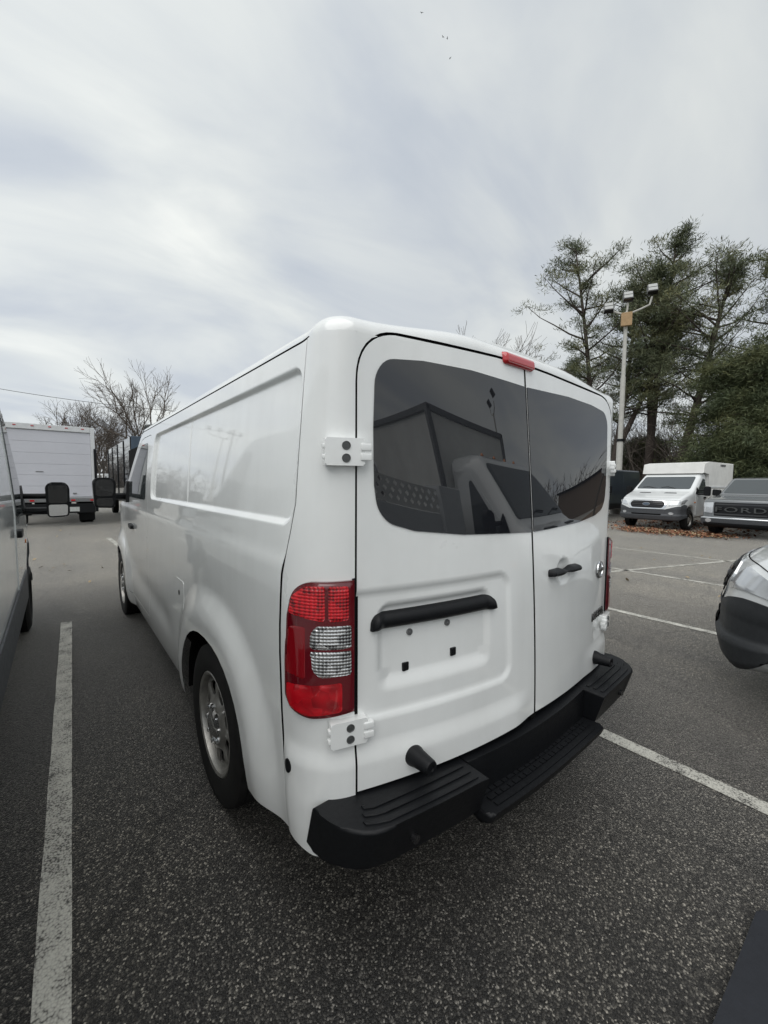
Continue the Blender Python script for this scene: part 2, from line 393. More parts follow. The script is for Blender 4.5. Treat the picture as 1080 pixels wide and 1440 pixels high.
def tube(bm, pts, rad, n=8, cap=True):
    pts = [Vector(p) for p in pts]; rad = rad if isinstance(rad, (list, tuple)) else [rad] * len(pts)
    rings = []; up = None
    for i, p in enumerate(pts):
        d = (pts[min(i + 1, len(pts) - 1)] - pts[max(i - 1, 0)]).normalized()
        a = d.orthogonal().normalized() if up is None else (up - d * up.dot(d)).normalized()
        up = a; b = d.cross(a)
        rings.append([bm.verts.new(p + (a * math.cos(2 * math.pi * k / n) + b * math.sin(2 * math.pi * k / n)) * rad[i]) for k in range(n)])
    for A, B in zip(rings, rings[1:]):
        for k in range(n): bm.faces.new((A[k], A[(k + 1) % n], B[(k + 1) % n], B[k]))
    if cap:
        bm.faces.new(rings[0][::-1]); bm.faces.new(rings[-1])
def lathe(bm, prof, n=32, axis='x', org=(0, 0, 0), closed=False, ripple=None):
    """prof: (along, radius)"""
    rings = []
    ox, oy, oz = org
    for a, r in prof:
        ring = []
        for k in range(n):
            t = 2 * math.pi * k / n; c, s = math.cos(t) * r, math.sin(t) * r
            ring.append(bm.verts.new((ox + a, oy + c, oz + s) if axis == 'x' else ((ox + c, oy + a, oz + s) if axis == 'y' else (ox + c, oy + s, oz + a))))
        rings.append(ring)
    prs = list(zip(rings, rings[1:])) + ([(rings[-1], rings[0])] if closed else [])
    for A, B in prs:
        for k in range(n): bm.faces.new((A[k], A[(k + 1) % n], B[(k + 1) % n], B[k]))
    if not closed:
        if prof[0][1] > 1e-5: bm.faces.new(rings[0][::-1])
        if prof[-1][1] > 1e-5: bm.faces.new(rings[-1])
    bmesh.ops.remove_doubles(bm, verts=bm.verts[:], dist=1e-6)

def sm(a, b, x):
    t = np.clip((np.asarray(x, float) - a) / (b - a), 0, 1); return t * t * (3 - 2 * t)
def inside(P, poly):
    x, y = P[:, 0], P[:, 1]; r = np.zeros(len(P), bool); n = len(poly)
    for i in range(n):
        x1, y1 = poly[i]; x2, y2 = poly[(i + 1) % n]
        if y1 == y2: continue
        c = ((y1 > y) != (y2 > y)) & (x < (x2 - x1) * (y - y1) / (y2 - y1) + x1)
        r ^= c
    return r
def pdist(P, poly):
    d = np.full(len(P), 1e9); n = len(poly)
    for i in range(n):
        a = np.array(poly[i]); b = np.array(poly[(i + 1) % n]); ab = b - a; L = ab @ ab
        t = np.clip(((P - a) @ ab) / (L + 1e-12), 0, 1)
        d = np.minimum(d, np.hypot(*(P - a - t[:, None] * ab).T))
    return d
def resample(poly, step):
    o = []
    for i in range(len(poly)):
        a = np.array(poly[i], float); b = np.array(poly[(i + 1) % len(poly)], float)
        k = max(1, int(math.ceil(np.hypot(*(b - a)) / step)))
        for j in range(k): o.append(tuple(a + (b - a) * j / k))
    return o
def rounded(poly, r, n=5):
    """round the corners of a polygon; r is one radius or one per corner"""
    o = []; N = len(poly)
    for i in range(N):
        p = np.array(poly[i], float); a = np.array(poly[i - 1], float); b = np.array(poly[(i + 1) % N], float)
        ri = r[i] if isinstance(r, (list, tuple)) else r
        la, lb = np.hypot(*(a - p)), np.hypot(*(b - p)); k = min(ri, la * .49, lb * .49)
        if k < 1e-5: o.append(tuple(p)); continue
        q0 = p + (a - p) / la * k; q1 = p + (b - p) / lb * k
        for j in range(n + 1):
            t = j / n; o.append(tuple((1 - t) ** 2 * q0 + 2 * t * (1 - t) * p + t * t * q1))
    return o
def ellipse(cx, cy, rx, ry, n=28): return [(cx + rx * math.cos(2 * math.pi * k / n), cy + ry * math.sin(2 * math.pi * k / n)) for k in range(n)]

def panel(name, outer, mapfn, m, parent=None, holes=(), step=(0.03, 0.03), rim=0.02, bstep=None, disp=None, extra=None, flip=True):
    """a sheet cut to a polygon of the surface mapfn, with its edges folded inwards by rim and exact normals"""
    bstep = bstep or min(step)
    loops = [resample(outer, bstep)] + [resample(h, bstep) for h in holes]
    A = np.array(loops[0]); lo, hi = A.min(0), A.max(0)
    gx = np.arange(lo[0] + step[0] / 2, hi[0], step[0]); gy = np.arange(lo[1] + step[1] / 2, hi[1], step[1])
    G = np.array(np.meshgrid(gx, gy)).reshape(2, -1).T if len(gx) and len(gy) else np.zeros((0, 2))
    if extra is not None and len(extra): G = np.vstack([G, np.array(extra)])
    if len(G):
        ok = inside(G, loops[0])
        for h in loops[1:]: ok &= ~inside(G, h)
        G = G[ok]
    if len(G):
        d = pdist(G, loops[0])
        for h in loops[1:]: d = np.minimum(d, pdist(G, h))
        G = G[d > bstep * 0.45]
    pts = []; edges = []
    for L in loops:
        b0 = len(pts); pts += [Vector(p) for p in L]; n = len(L)
        edges += [(b0 + i, b0 + (i + 1) % n) for i in range(n)]
    nb = len(pts)
    pts += [Vector(p) for p in G]
    V2, _, Fc, ov, _, _ = delaunay_2d_cdt(pts, edges, [], 0, 1e-7)
    P = np.array([tuple(v) for v in V2]); T = np.array([tuple(f) for f in Fc])
    cen = P[T].mean(1)
    keep = inside(cen, loops[0])
    for h in loops[1:]: keep &= ~inside(cen, h)
    T = T[keep]
    full = (lambda q: mapfn(q)) if disp is None else (lambda q: mapfn(q, disp(q)))
    h = 5e-4
    X = full(P); N = np.cross(full(P + [h, 0]) - full(P - [h, 0]), full(P + [0, h]) - full(P - [0, h]))
    N /= np.linalg.norm(N, axis=1)[:, None] + 1e-12
    if flip: N = -N; T = T[:, ::-1]
    fn = np.cross(X[T[:, 1]] - X[T[:, 0]], X[T[:, 2]] - X[T[:, 0]])
    bad = (fn * N[T[:, 0]]).sum(1) < 0
    T[bad] = T[bad][:, ::-1]
    verts = [X]; norms = [N]; faces = [T]; base = len(X)
    if rim:
        # boundary edges of the triangulation
        E = np.vstack([T[:, [0, 1]], T[:, [1, 2]], T[:, [2, 0]]])
        key = np.sort(E, 1); u, idx, cnt = np.unique(key, axis=0, return_index=True, return_counts=True)
        B = E[idx[cnt == 1]]
        a, b = B[:, 0], B[:, 1]
        tang = X[b] - X[a]; tn = np.cross(tang, N[a]); tn /= np.linalg.norm(tn, axis=1)[:, None] + 1e-12
        q = np.stack([X[a], X[b], X[b] - N[b] * rim, X[a] - N[a] * rim], 1).reshape(-1, 3)
        qn = np.repeat(tn, 4, axis=0); k = len(B); i0 = base + np.arange(k) * 4
        faces.append(np.stack([i0 + 1, i0, i0 + 3], 1)); faces.append(np.stack([i0 + 1, i0 + 3, i0 + 2], 1))
        verts.append(q); norms.append(qn)
    v = np.vstack(verts); f = np.vstack(faces)
    o = np_mesh(name, v, f, m, parent)
    o.data.normals_split_custom_set_from_vertices(np.vstack(norms).tolist())
    return o
def WARP(co):
    co = np.array(co, float); r = co[:, 0] > 0
    co[r, 1] -= .040 * np.clip(co[r, 0] / .86, 0, 1) ** 2; co[r, 0] *= 1.05
    return co
def mirrored(o, parent=None, name=None):
    """a copy of a part mirrored in x (own mesh)"""
    me = o.data.copy()
    n = len(me.vertices); co = np.zeros(n * 3, np.float32); me.vertices.foreach_get('co', co)
    nrm = None
    if me.has_custom_normals:
        ln = np.zeros(len(me.loops) * 3, np.float32); me.corner_normals.foreach_get('vector', ln); nrm = ln.reshape(-1, 3)
        vi = np.zeros(len(me.loops), np.int32); me.loops.foreach_get('vertex_index', vi)
        vn = np.zeros((n, 3), np.float32); vn[vi] = nrm; vn[:, 0] *= -1
    co = co.reshape(-1, 3); co[:, 0] *= -1
    co = WARP(co).astype(np.float32)
    me.vertices.foreach_set('co', co.ravel())
    me.flip_normals()
    if nrm is not None: me.normals_split_custom_set_from_vertices(vn.tolist())
    c = bpy.data.objects.new(name or o.name.split('.')[0], me); COL.objects.link(c)
    c.parent = parent if parent is not None else o.parent
    c.location = (-o.location.x, o.location.y, o.location.z)
    return c
def text_obj(name, body, size, m, parent, mt, depth=0.003, shear=0.0, space=1.0, outline=False):
    cu = bpy.data.curves.new(name, 'FONT'); cu.body = body; cu.size = size; cu.extrude = depth; cu.align_x = 'CENTER'; cu.align_y = 'CENTER'
    cu.space_character = space; cu.shear = shear; cu.bevel_depth = 0.0; cu.resolution_u = 3
    t = bpy.data.objects.new(name, cu); COL.objects.link(t)
    dg = bpy.context.evaluated_depsgraph_get(); dg.update()
    me = bpy.data.meshes.new_from_object(t.evaluated_get(dg))
    COL.objects.unlink(t); bpy.data.objects.remove(t)
    me.transform(mt)
    return link(name, me, m, parent)

# ------------------------------------------------------------------ setting: ground and markings
gm = bpy.data.meshes.new('ground')
gm.from_pydata([(-400, -300, 0), (500, -300, 0), (500, 700, 0), (-400, 700, 0)], [], [(0, 1, 2, 3)])
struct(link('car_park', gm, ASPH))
def marking(x0, y0, x1, y1, wd=0.1):
    d = Vector((x1 - x0, y1 - y0)).normalized(); n = Vector((-d.y, d.x)) * wd / 2
    a, b = Vector((x0, y0)), Vector((x1, y1))
    me = bpy.data.meshes.new('parking_line')
    k = max(2, int((b - a).length / 0.25)); vs_, fs = [], []
    for i in range(k + 1):
        c = a + (b - a) * i / k; j = 0.004 * math.sin(i * 2.1) ; e = 0.003 * math.sin(i * 3.7 + 1)
        vs_ += [(c.x + n.x * (1 + j * 10), c.y + n.y * (1 + j * 10), 0.004), (c.x - n.x * (1 + e * 10), c.y - n.y * (1 + e * 10), 0.004)]
        if i: fs.append((2 * i - 2, 2 * i - 1, 2 * i + 1, 2 * i))
    me.from_pydata(vs_, [], fs)
    return struct(link('parking_line', me, LINE))
marking(-1.697, -1.6, -1.559, 4.67, 0.098)
marking(1.10, -5.6, 1.07, 4.6, 0.10)
marking(3.88, -5.6, 3.90, 4.6, 0.10)
marking(6.62, -5.6, 6.66, 4.6, 0.10)
marking(9.35, -5.6, 9.42, 4.6, 0.10)
marking(-4.4, -5.6, -4.36, 4.7, 0.10)
marking(5.9, 2.2, 14.0, -0.55, 0.09)
marking(-0.42, 10.0, -0.52, 12.6, 0.12)
marking(-3.2, 10.0, -3.3, 12.6, 0.12)

# ------------------------------------------------------------------ the white cargo van (main subject)
_pts = []
for i in range(173): _pts.append((-.86 * i / 172, -.12 * (1 - (i / 172) ** 2)))
_P0, _P1, _P2 = (-.86, 0.), (-1., .039), (-1., .22)
for i in range(1, 61):
    t = i / 60; _pts.append(((1 - t) ** 2 * _P0[0] + 2 * t * (1 - t) * _P1[0] + t * t * _P2[0], (1 - t) ** 2 * _P0[1] + 2 * t * (1 - t) * _P1[1] + t * t * _P2[1]))
for i in range(1, 571):
    y = .22 + i * .01; q = max(0, y - 4.5); _pts.append((-1 + .11 * q * q, y))
_pts = np.array(_pts)
_seg = np.hypot(*np.diff(_pts, axis=0).T); _sa = np.concatenate([[0], np.cumsum(_seg)])
_tg = np.gradient(_pts, _sa, axis=0); _tg /= np.linalg.norm(_tg, axis=1)[:, None]
for _ in range(6): _tg[1:-1] = (_tg[:-2] + 2 * _tg[1:-1] + _tg[2:]) / 4
_tg /= np.linalg.norm(_tg, axis=1)[:, None]
SC1 = 1.1435
BOWZ = ([.3, .61, .92, 1.22, 1.53, 1.83, 2.04, 2.2], [.146, .144, .134, .117, .090, .066, .046, .032])
_bz = np.poly1d(np.polyfit(BOWZ[0], BOWZ[1], 4))
def zfil(a): return 2.10 - .052 * sm(.30, .86, a)
def corner_curve(d, n=9):
    # rounded upper outer corner of the rear opening, grown by d
    A, B, Cc = (.855 + d, 1.90), (.855 + d, 2.047 + d), (.715, 2.0665 + d)
    return [((1 - t) ** 2 * A[0] + 2 * t * (1 - t) * B[0] + t * t * Cc[0], (1 - t) ** 2 * A[1] + 2 * t * (1 - t) * B[1] + t * t * Cc[1]) for t in np.linspace(0, 1, n)]
_cc = corner_curve(.005)[::-1]
_dt = np.array([(0, 2.098), (.2, 2.0935), (.58, 2.077)] + _cc)
def doortop(a): return np.interp(np.abs(a), _dt[:, 0], _dt[:, 1])
FR = .062
def NV(P, D=0.0):
    """surface of the van: s runs along the plan outline (0 at the middle of the rear), v is the height, D the height off the sheet"""
    s, v = P[:, 0], P[:, 1]; a = np.abs(s); sg = np.where(s < 0, -1, 1)
    x = np.interp(a, _sa, _pts[:, 0]); y = np.interp(a, _sa, _pts[:, 1])
    tx = np.interp(a, _sa, _tg[:, 0]); ty = np.interp(a, _sa, _tg[:, 1]); l = np.hypot(tx, ty); nx, ny = -ty / l, tx / l
    zf = zfil(a); ph = np.clip((v - zf) / FR, 0, 1.3)
    z = np.where(v > zf, zf + FR * np.sin(ph), v)
    wS = sm(.86, SC1, a)
    ins = wS * (.065 * np.clip((z - 1.2) / .8, 0, None) ** 1.6 + .03 * np.clip((.55 - z) / .27, 0, None) ** 2)
    ins = ins + np.where(a < .86, (.12 - _bz(np.clip(z, .3, 2.2))) * (1 - (a / .86) ** 2), 0)
    ins = ins + FR * (1 - np.cos(ph))
    off = np.asarray(D) - ins
    X = (x + nx * off) * sg; Y = y + ny * off; rt = X > 0
    Y = np.where(rt, Y - .040 * np.clip(X / .86, 0, 1) ** 2, Y); X = np.where(rt, X * 1.05, X)
    return np.stack([X, Y, z], 1)
def NVo(d):
    return lambda P: NV(P, d)
def sdrr(P, cx, cy, hx, hy, r):
    qx = np.abs(P[:, 0] - cx) - hx + r; qy = np.abs(P[:, 1] - cy) - hy + r
    return np.hypot(np.maximum(qx, 0), np.maximum(qy, 0)) + np.minimum(np.maximum(qx, qy), 0) - r
def ledge(P): return .013 * sm(.735, .655, P[:, 1])
def d_door_l(P):
    s, v = P[:, 0], P[:, 1]
    d = ledge(P) * sm(.02, .16, s)
    o = sdrr(P, .56, 1.02, .40, .225, .07)
    d = d - .009 * sm(.0, .03, -o)
    # plate pocket: sharp top and side, long sloping shelf below
    i = sdrr(P, .53, 1.035, .255, .155, .05)
    wv = np.where(v < .96, .065, .03)
    d = d - .016 * sm(0, 1, np.clip(-i / wv, 0, 1))
    return d
def d_door_r(P):
    s, v = P[:, 0], P[:, 1]
    d = ledge(P) * sm(.45, .75, -s)
    o = sdrr(P, -.80, .80, .17, .075, .05)
    d = d - .010 * sm(0, .05, -o)
    c = np.hypot(s + .255, (v - 1.18)) / .066
    return d - .016 * sm(1.0, .55, c)
AY = (1.02, 4.64)
def rho(y, z, c): return ((np.abs(y - c) / .535) ** 2.3 + (np.abs(z - .34) / .485) ** 2.3) ** (1 / 2.3)
def d_side(P):
    y, z = P[:, 0] - .9235, P[:, 1]
    i = sdrr(P, (.16 + 2.77) / 2 + .9235, 1.708, 1.305, .268, .085)
    d = -.020 * sm(.0, .026, -i)
    for c in AY:
        r = rho(y, z, c); d = d + .040 * sm(1.50, 1.12, r) * sm(.2, .32, z)
    # soft waist crease under the panel and a long scoop low in the doors
    d = d + .006 * sm(1.36, 1.30, z) - .012 * np.exp(-((z - .62 - .05 * (y - 2.4)) / .10) ** 2) * sm(1.85, 2.3, y) * sm(4.3, 3.7, y)
    # seam pressed into the blank panel
    d = d - .004 * np.exp(-((y - (1.64 + (1.9 - z) * -.06)) / .006) ** 2) * (i < -.02)
    return d
d_corner = lambda P: ledge(P) * sm(1.16, 1.10, P[:, 0])

van = thing('cargo_van', 'white cargo van seen from behind with dark tinted rear door windows and black step bumper', 'van', (0, 0, 0))

def arch(c, k=18):
    o = []
    for i in range(k + 1):
        t = math.pi * i / k; cx, sy = math.cos(t), math.sin(t)
        o.append((c - .535 * math.copysign(abs(cx) ** (2 / 2.3), cx), .34 + .485 * abs(sy) ** (2 / 2.3)))
    return o           # rear to front over the top
Sy = lambda y: y + .9235
seam = [(1.116, .39), (1.137, .62), (1.157, .80), (1.168, 1.0), (1.166, 1.1), (1.150, 1.28), (1.107, 1.42), (1.082, 1.52), (1.076, 1.8), (1.074, 2.048)]
poly = [seam[0]]
poly += [(Sy(y), max(z, .37 if y < AY[0] else .29)) for y, z in arch(AY[0])] + [(Sy(1.62), .285), (Sy(4.05), .285)]
poly += [(Sy(y), max(z, .30)) for y, z in arch(AY[1])]
nose = [(5.38, .34), (5.52, .55), (5.54, .95), (5.44, 1.12), (5.25, 1.22), (4.60, 1.355), (4.42, 1.41), (3.52, 2.01), (3.40, 2.048)]
poly += [(Sy(y), z) for y, z in nose] + seam[::-1][:-1]
doorp = [(2.885, .42), (3.98, .42), (4.12, .80), (4.30, 1.06), (4.37, 1.36), (3.47, 1.965), (3.30, 1.985), (2.93, 1.985), (2.86, 1.3)]
doorp = rounded([(Sy(y), z) for y, z in doorp], [.05, .08, .05, .08, .05, .1, .03, .05, 0])
doorh = [tuple(np.array(p) + .006 * (np.array(p) - np.array([Sy(3.55), 1.15])) / np.linalg.norm(np.array(p) - np.array([Sy(3.55), 1.15]))) for p in doorp]
ex = []
for k in np.arange(-.005, .04, .006):
    ex += resample(rounded([(Sy(.16) + k, 1.44 + k), (Sy(2.77) - k, 1.44 + k), (Sy(2.77) - k, 1.976 - k), (Sy(.16) + k, 1.976 - k)], .085), .012)
for c in AY:
    for q in np.arange(1.2, 1.46, .035):
        ex += [(Sy(c + (y - c) * q), .34 + (z - .34) * q) for y, z in arch(c, 60)]
yy = np.arange(1.44, 1.976, .01)
for k in (-.012, -.006, -.003, 0, .003, .006, .012): ex += [(Sy(1.64 + (1.9 - z) * -.06 + k), z) for z in yy]
side_l = panel('side_panel', poly, NV, PAINT, van, holes=[doorh], step=(.028, .022), bstep=.014, rim=.0015, disp=d_side, extra=ex)
side_r = mirrored(side_l, van)
dl = panel('front_door', doorp, NV, PAINT, van, step=(.03, .025), bstep=.015, rim=.0015, disp=d_side)
wl = rounded([(Sy(2.985), 1.43), (Sy(4.22), 1.43), (Sy(3.42), 1.925), (Sy(3.05), 1.93)], .06)
panel('window', wl, NVo(.003), GLASS2, dl, step=(.06, .05), rim=.006)
hd = panel('handle', rounded([(Sy(3.63), 1.115), (Sy(3.80), 1.125), (Sy(3.80), 1.165), (Sy(3.63), 1.155)], .018), NVo(.035), BLK, dl, step=(.02, .012), rim=.03)
dr = mirrored(dl, van)
for ch in dl.children: mirrored(ch, dr)
panel('mirror_base', rounded([(Sy(3.98), 1.37), (Sy(4.36), 1.37), (Sy(4.30), 1.45), (Sy(4.02), 1.60)], .02), NVo(.03), BLK, van, step=(.03, .03), rim=.028)
mirrored(bpy.data.objects['mirror_base'], van)
for sg in (-1, 1):
    bm = bmesh.new()
    prism(bm, rounded([(-.09, -.155), (.085, -.165), (.10, .10), (.07, .15), (-.06, .15), (-.10, .12)], .04), -.05, .05, .018, 3, axis='y')
    bmesh.ops.translate(bm, verts=bm.verts[:], vec=(-1.205 * 1, 4.02, 1.475))
    if sg > 0: bmesh.ops.scale(bm, vec=(-1, 1, 1), verts=bm.verts[:])
    h = bm_obj('mirror', bm, BLK, van)
    bm = bmesh.new()
    prism(bm, rounded([(-.075, -.04), (.07, -.04), (.078, .09), (.055, .13), (-.05, .13), (-.08, .105)], .03), -.056, -.053, axis='y')
    prism(bm, rounded([(-.072, -.14), (.068, -.148), (.07, -.06), (-.073, -.06)], .025), -.056, -.053, axis='y')
    bmesh.ops.translate(bm, verts=bm.verts[:], vec=(-1.205, 4.02, 1.475))
    if sg > 0: bmesh.ops.scale(bm, vec=(-1, 1, 1), verts=bm.verts[:])
    bm_obj('mirror_glass', bm, BLKG, h, smooth=0)
    bm = bmesh.new(); tube(bm, [(sg * .95, 4.10, 1.43), (sg * 1.13, 4.04, 1.43)], [.04, .034], 10)
    bm_obj('mirror_arm', bm, BLK, h)

# rear quarter (pillar) panels
gapc = [(.862, .37)] + [q for q in corner_curve(.007) if q[1] < 2.048] + [(.782, 2.05)]
sm_ = [(a - .005, b) for a, b in seam]
cp = [(1.08, .375), (1.0, .36)] + gapc + [(1.069, 2.05)] + sm_[::-1][1:]
q_l = panel('rear_pillar', cp, NV, PAINT, van, step=(.016, .02), bstep=.012, rim=.0015, disp=d_corner)
q_r = mirrored(q_l, van)

# roof: fillet all round plus a crowned skin
NS = 150
smax = Sy(3.40)
ss = np.concatenate([np.linspace(0, .86, 40), np.linspace(.87, SC1, 24)[0:], np.linspace(SC1 + .05, smax, 50)])
rows = []
for sgn in (1, -1):
    for a in ss:
        v0 = doortop(a) + .006 if a < .785 else (2.05 if a < 1.06 else 2.056)
        vv = np.linspace(v0, zfil(a) + FR * 1.3, 12)
        rows.append(NV(np.stack([np.full(12, sgn * a + (1e-9 if sgn < 0 and a == 0 else 0)), vv], 1)))
L = len(ss); rows = np.array(rows).reshape(2, L, 12, 3)
verts = []; faces = []
idx = {}
tt = np.linspace(-1, 1, 33)
grid = np.zeros((L, 24 + 31, 3))
for i in range(L):
    lft, rgt = rows[0, i], rows[1, i]
    e0, e1 = lft[-1], rgt[-1]
    mid = []
    yk = e0[1]
    for t in tt[1:-1]:
        hh = .032 * (1 - t * t) ** .8 * min(1, max(0, (yk + .11)) / .5) ** .7
        rib = 0
        u_ = (t + 1) / 2; mid.append((e0[0] * (1 - u_) + e1[0] * u_, e0[1] * (1 - u_) + e1[1] * u_, e0[2] + hh + rib))
    grid[i] = np.vstack([lft, mid, rgt[::-1]])
nv = grid.shape[1]
verts = grid.reshape(-1, 3)
faces = [(i * nv + j, i * nv + j + 1, (i + 1) * nv + j + 1, (i + 1) * nv + j) for i in range(L - 1) for j in range(nv - 1)]
roof = np_mesh('roof', verts, faces, PAINT, van)
bm = bmesh.new(); bm.from_mesh(roof.data); bmesh.ops.remove_doubles(bm, verts=bm.verts[:], dist=1e-5); bmesh.ops.recalc_face_normals(bm, faces=bm.faces[:]); bm.to_mesh(roof.data); bm.free()

# front: windscreen, bonnet, grille and bumper as bands over the width
prof = [(3.40, 2.125), (3.52, 2.07), (4.42, 1.45), (4.60, 1.385), (5.0, 1.30), (5.26, 1.235), (5.44, 1.13), (5.56, .95), (5.58, .62), (5.56, .45), (5.42, .33)]
def band(name, i0, i1, m, crown=.05):
    P = prof[i0:i1 + 1]; vs_, fs = [], []
    X = np.linspace(-1, 1, 25)
    for k, (y, z) in enumerate(P):
        q = max(0, y - 4.5); wd = (1 - .11 * q * q)
        zt = min(z, 2.02); wd -= .065 * max(0, (zt - 1.2) / .8) ** 1.6 + .02
        for t in X: vs_.append((wd * t * (1.05 if t > 0 else 1), y + .10 * (1 - t * t) * (1 if y > 4.3 else .9), z + crown * (1 - t ** 4) * (1 if z > 1 else 0)))
    for k in range(len(P) - 1):
        for j in range(24): fs.append((k * 25 + j, k * 25 + j + 1, (k + 1) * 25 + j + 1, (k + 1) * 25 + j))
    return np_mesh(name, vs_, fs, m, van)
band('windscreen', 1, 2, GLASS2); band('roof_front', 0, 1, PAINT); band('bonnet', 2, 6, PAINT); band('grille', 6, 8, CHROME); band('front_bumper', 8, 10, PAINT)

# rear doors
EL = [(-.003 if False else .003, .585), (.855, .575), (.855, 1.93)] 
topl = corner_curve(0, 12)[1:] + [(.58, 2.072), (.2, 2.089), (.0065, 2.093)]
door_l = panel('rear_door', [(.0065, .60), (.855, .575), (.855, 1.90)] + topl, NV, PAINT, van, step=(.011, .011), bstep=.012, rim=.0015, disp=d_door_l)
door_r = panel('rear_door', [(-a, b) for a, b in [(.0065, .60), (.855, .575), (.855, 1.90)] + topl], NV, PAINT, van, step=(.013, .013), bstep=.012, rim=.0015, disp=d_door_r)
wpl = [(.008, 2.002), (.36, 2.012), (.60, 2.004), (.755, 1.985), (.793, 1.93), (.799, 1.765), (.796, 1.58), (.785, 1.505), (.745, 1.455), (.64, 1.425), (.42, 1.400), (.008, 1.383)]
wpl = rounded(wpl, [.005, 0, 0, .05, .03, 0, 0, .03, .04, 0, 0, .005], 4)
g_l = panel('rear_window', wpl, NVo(.0035), GLASS, door_l, step=(.03, .03), bstep=.02, rim=.006)
g_r = panel('rear_window', [(-a, b) for a, b in wpl], NVo(.0035), GLASS, door_r, step=(.03, .03), bstep=.02, rim=.006)
# dark weather seals behind the gaps
def gap_strip(path, wd, base, parent):
    path = np.array(path, float); n = len(path); l, r_ = [], []
    for i in range(n):
        t = path[min(i + 1, n - 1)] - path[max(i - 1, 0)]; t /= np.linalg.norm(t); nn = np.array([-t[1], t[0]])
        l.append(tuple(path[i] + nn * wd)); r_.append(tuple(path[i] - nn * wd))
    return panel('door_seal', l + r_[::-1], base, DARK, parent, step=(.05, .05), bstep=.03, rim=0)
for sg in (1, -1):
    gp = [(sg * .8585, .56), (sg * .8585, 1.2)] + [(sg * a, b) for a, b in corner_curve(.0035, 14)] + [(sg * .58, 2.0765), (sg * .2, 2.0935), (0, 2.098)]
    gap_strip(gp, .010, lambda P, D=0: NV(P, ledge(P) - .0075), van)
    if sg > 0: gap_strip([(0, .57), (0, 1.2), (0, 2.09)], .02, NVo(-.0065), van)
    gap_strip([(sg * (a - .0025), b) for a, b in seam], .012, lambda P, D=0: NV(P, ledge(P) * sm(1.16, 1.10, np.abs(P[:, 0])) - .007), van)
    gap_strip([(sg * a, 2.052) for a in np.linspace(1.07, Sy(3.4), 40)], .010, NVo(-.006), van)
    gap_strip([(sg * a, b) for a, b in doorh + doorh[:1]], .010, lambda P, D=0: NV(P, d_side(np.abs(P)) - .008), van)
def dome(poly, h, r):
    """cushion-shaped part standing h off the surface with rounded edges of radius r"""
    def f(P):
        d = np.clip(pdist(P, poly) / r, 0, 1); d = np.where(inside(P, poly), d, 0)
        return .001 + h * np.sqrt(np.clip(1 - (1 - d) ** 2, 0, 1))
    return f
def cushion(name, poly, h, r, m, parent, step=.006, base=NV):
    po = resample(poly, step)
    return panel(name, po, base, m, parent, step=(step, step), bstep=step, rim=.004, disp=dome(po, h, r))
# licence-plate garnish bar, bolts and plugs
bar = rounded([(.806, 1.098), (.252, 1.098), (.256, 1.135), (.285, 1.158), (.785, 1.156), (.803, 1.135)], [.006, .006, .02, .02, .02, .02])
cushion('garnish_bar', bar, .030, .028, BLK, door_l, .006, lambda P, D=0: NV(P, d_door_l(P) + D))
for s_, v_ in ((.649, 1.070), (.486, 1.078)):
    c = NV(np.array([[s_, v_]]), d_door_l(np.array([[s_, v_]])))[0]
    bm = bmesh.new(); lathe(bm, [(-.008, .0), (-.008, .004), (-.006, .005), (-.006, .011), (-.003, .012), (.003, .012)], 18, 'y', tuple(c))
    bm_obj('plate_bolt', bm, STEEL, door_l)
for s_, v_ in ((.665, .950), (.459, .965)):
    c = NV(np.array([[s_, v_]]), d_door_l(np.array([[s_, v_]])))[0]
    box_obj('plate_plug', (c[0] - .013, c[0] + .013, c[1] - .006, c[1] + .01, c[2] - .015, c[2] + .015), BLK, door_l, .003)
# faint embossed plate outline
# door handle on the right leaf
hp = rounded([(-.112, 1.172), (-.20, 1.168), (-.245, 1.178), (-.30, 1.168), (-.385, 1.165), (-.388, 1.20), (-.30, 1.205), (-.245, 1.192), (-.20, 1.205), (-.114, 1.205)], .012)
dh = cushion('door_handle', hp, .034, .016, BLK, door_r, .005)
c = NV(np.array([[-.36, 1.185]]), .034)[0]
bm = bmesh.new(); lathe(bm, [(-.004, .006), (.002, .006)], 12, 'y', tuple(c)); bm_obj('key_lock', bm, BLKG, dh)
# badge and model letters
def frame_at(s_, v_, d):
    e = 1e-3
    q = np.array([[s_, v_]]); p = NV(q, d)[0]
    a = NV(q + [[e, 0]], d)[0] - p; b = NV(q + [[0, e]], d)[0] - p
    a /= np.linalg.norm(a); n = np.cross(a, b); n /= np.linalg.norm(n)
    if n[1] > 0 and abs(s_) < 1: n = -n
    X = -a if a[0] < 0 else a      # to the right when seen from behind
    Yv = np.cross(n, X)
    return Matrix(((X[0], Yv[0], n[0], p[0]), (X[1], Yv[1], n[1], p[1]), (X[2], Yv[2], n[2], p[2]), (0, 0, 0, 1)))
F = frame_at(-.725, 1.118, .004)
bm = bmesh.new()
lathe(bm, [(.0, .056), (.006, .053), (.006, .044), (.0, .041)], 40, 'z', (0, 0, 0), closed=True)
for v in bm.verts: v.co.y *= .86
bm.transform(F)
em = bm_obj('badge', bm, CHROME, door_r)
bm = bmesh.new(); box(bm, -.060, .060, -.010, .010, 0, .009, .002); bm.transform(F); bm_obj('badge_bar', bm, CHROME, em)
bm = bmesh.new(); lathe(bm, [(.0005, .042), (.0012, .03)], 30, 'z'); bm.transform(F); bm_obj('badge_back', bm, STEEL, em)
text_obj('badge_lettering', 'NISSAN', .022, BLKG, em, F @ Matrix.Translation((0, -.0005, .0095)), .0008)
text_obj('model_lettering', 'NV1500', .062, BLKG, door_r, frame_at(-.70, .872, .003), .003, .15)

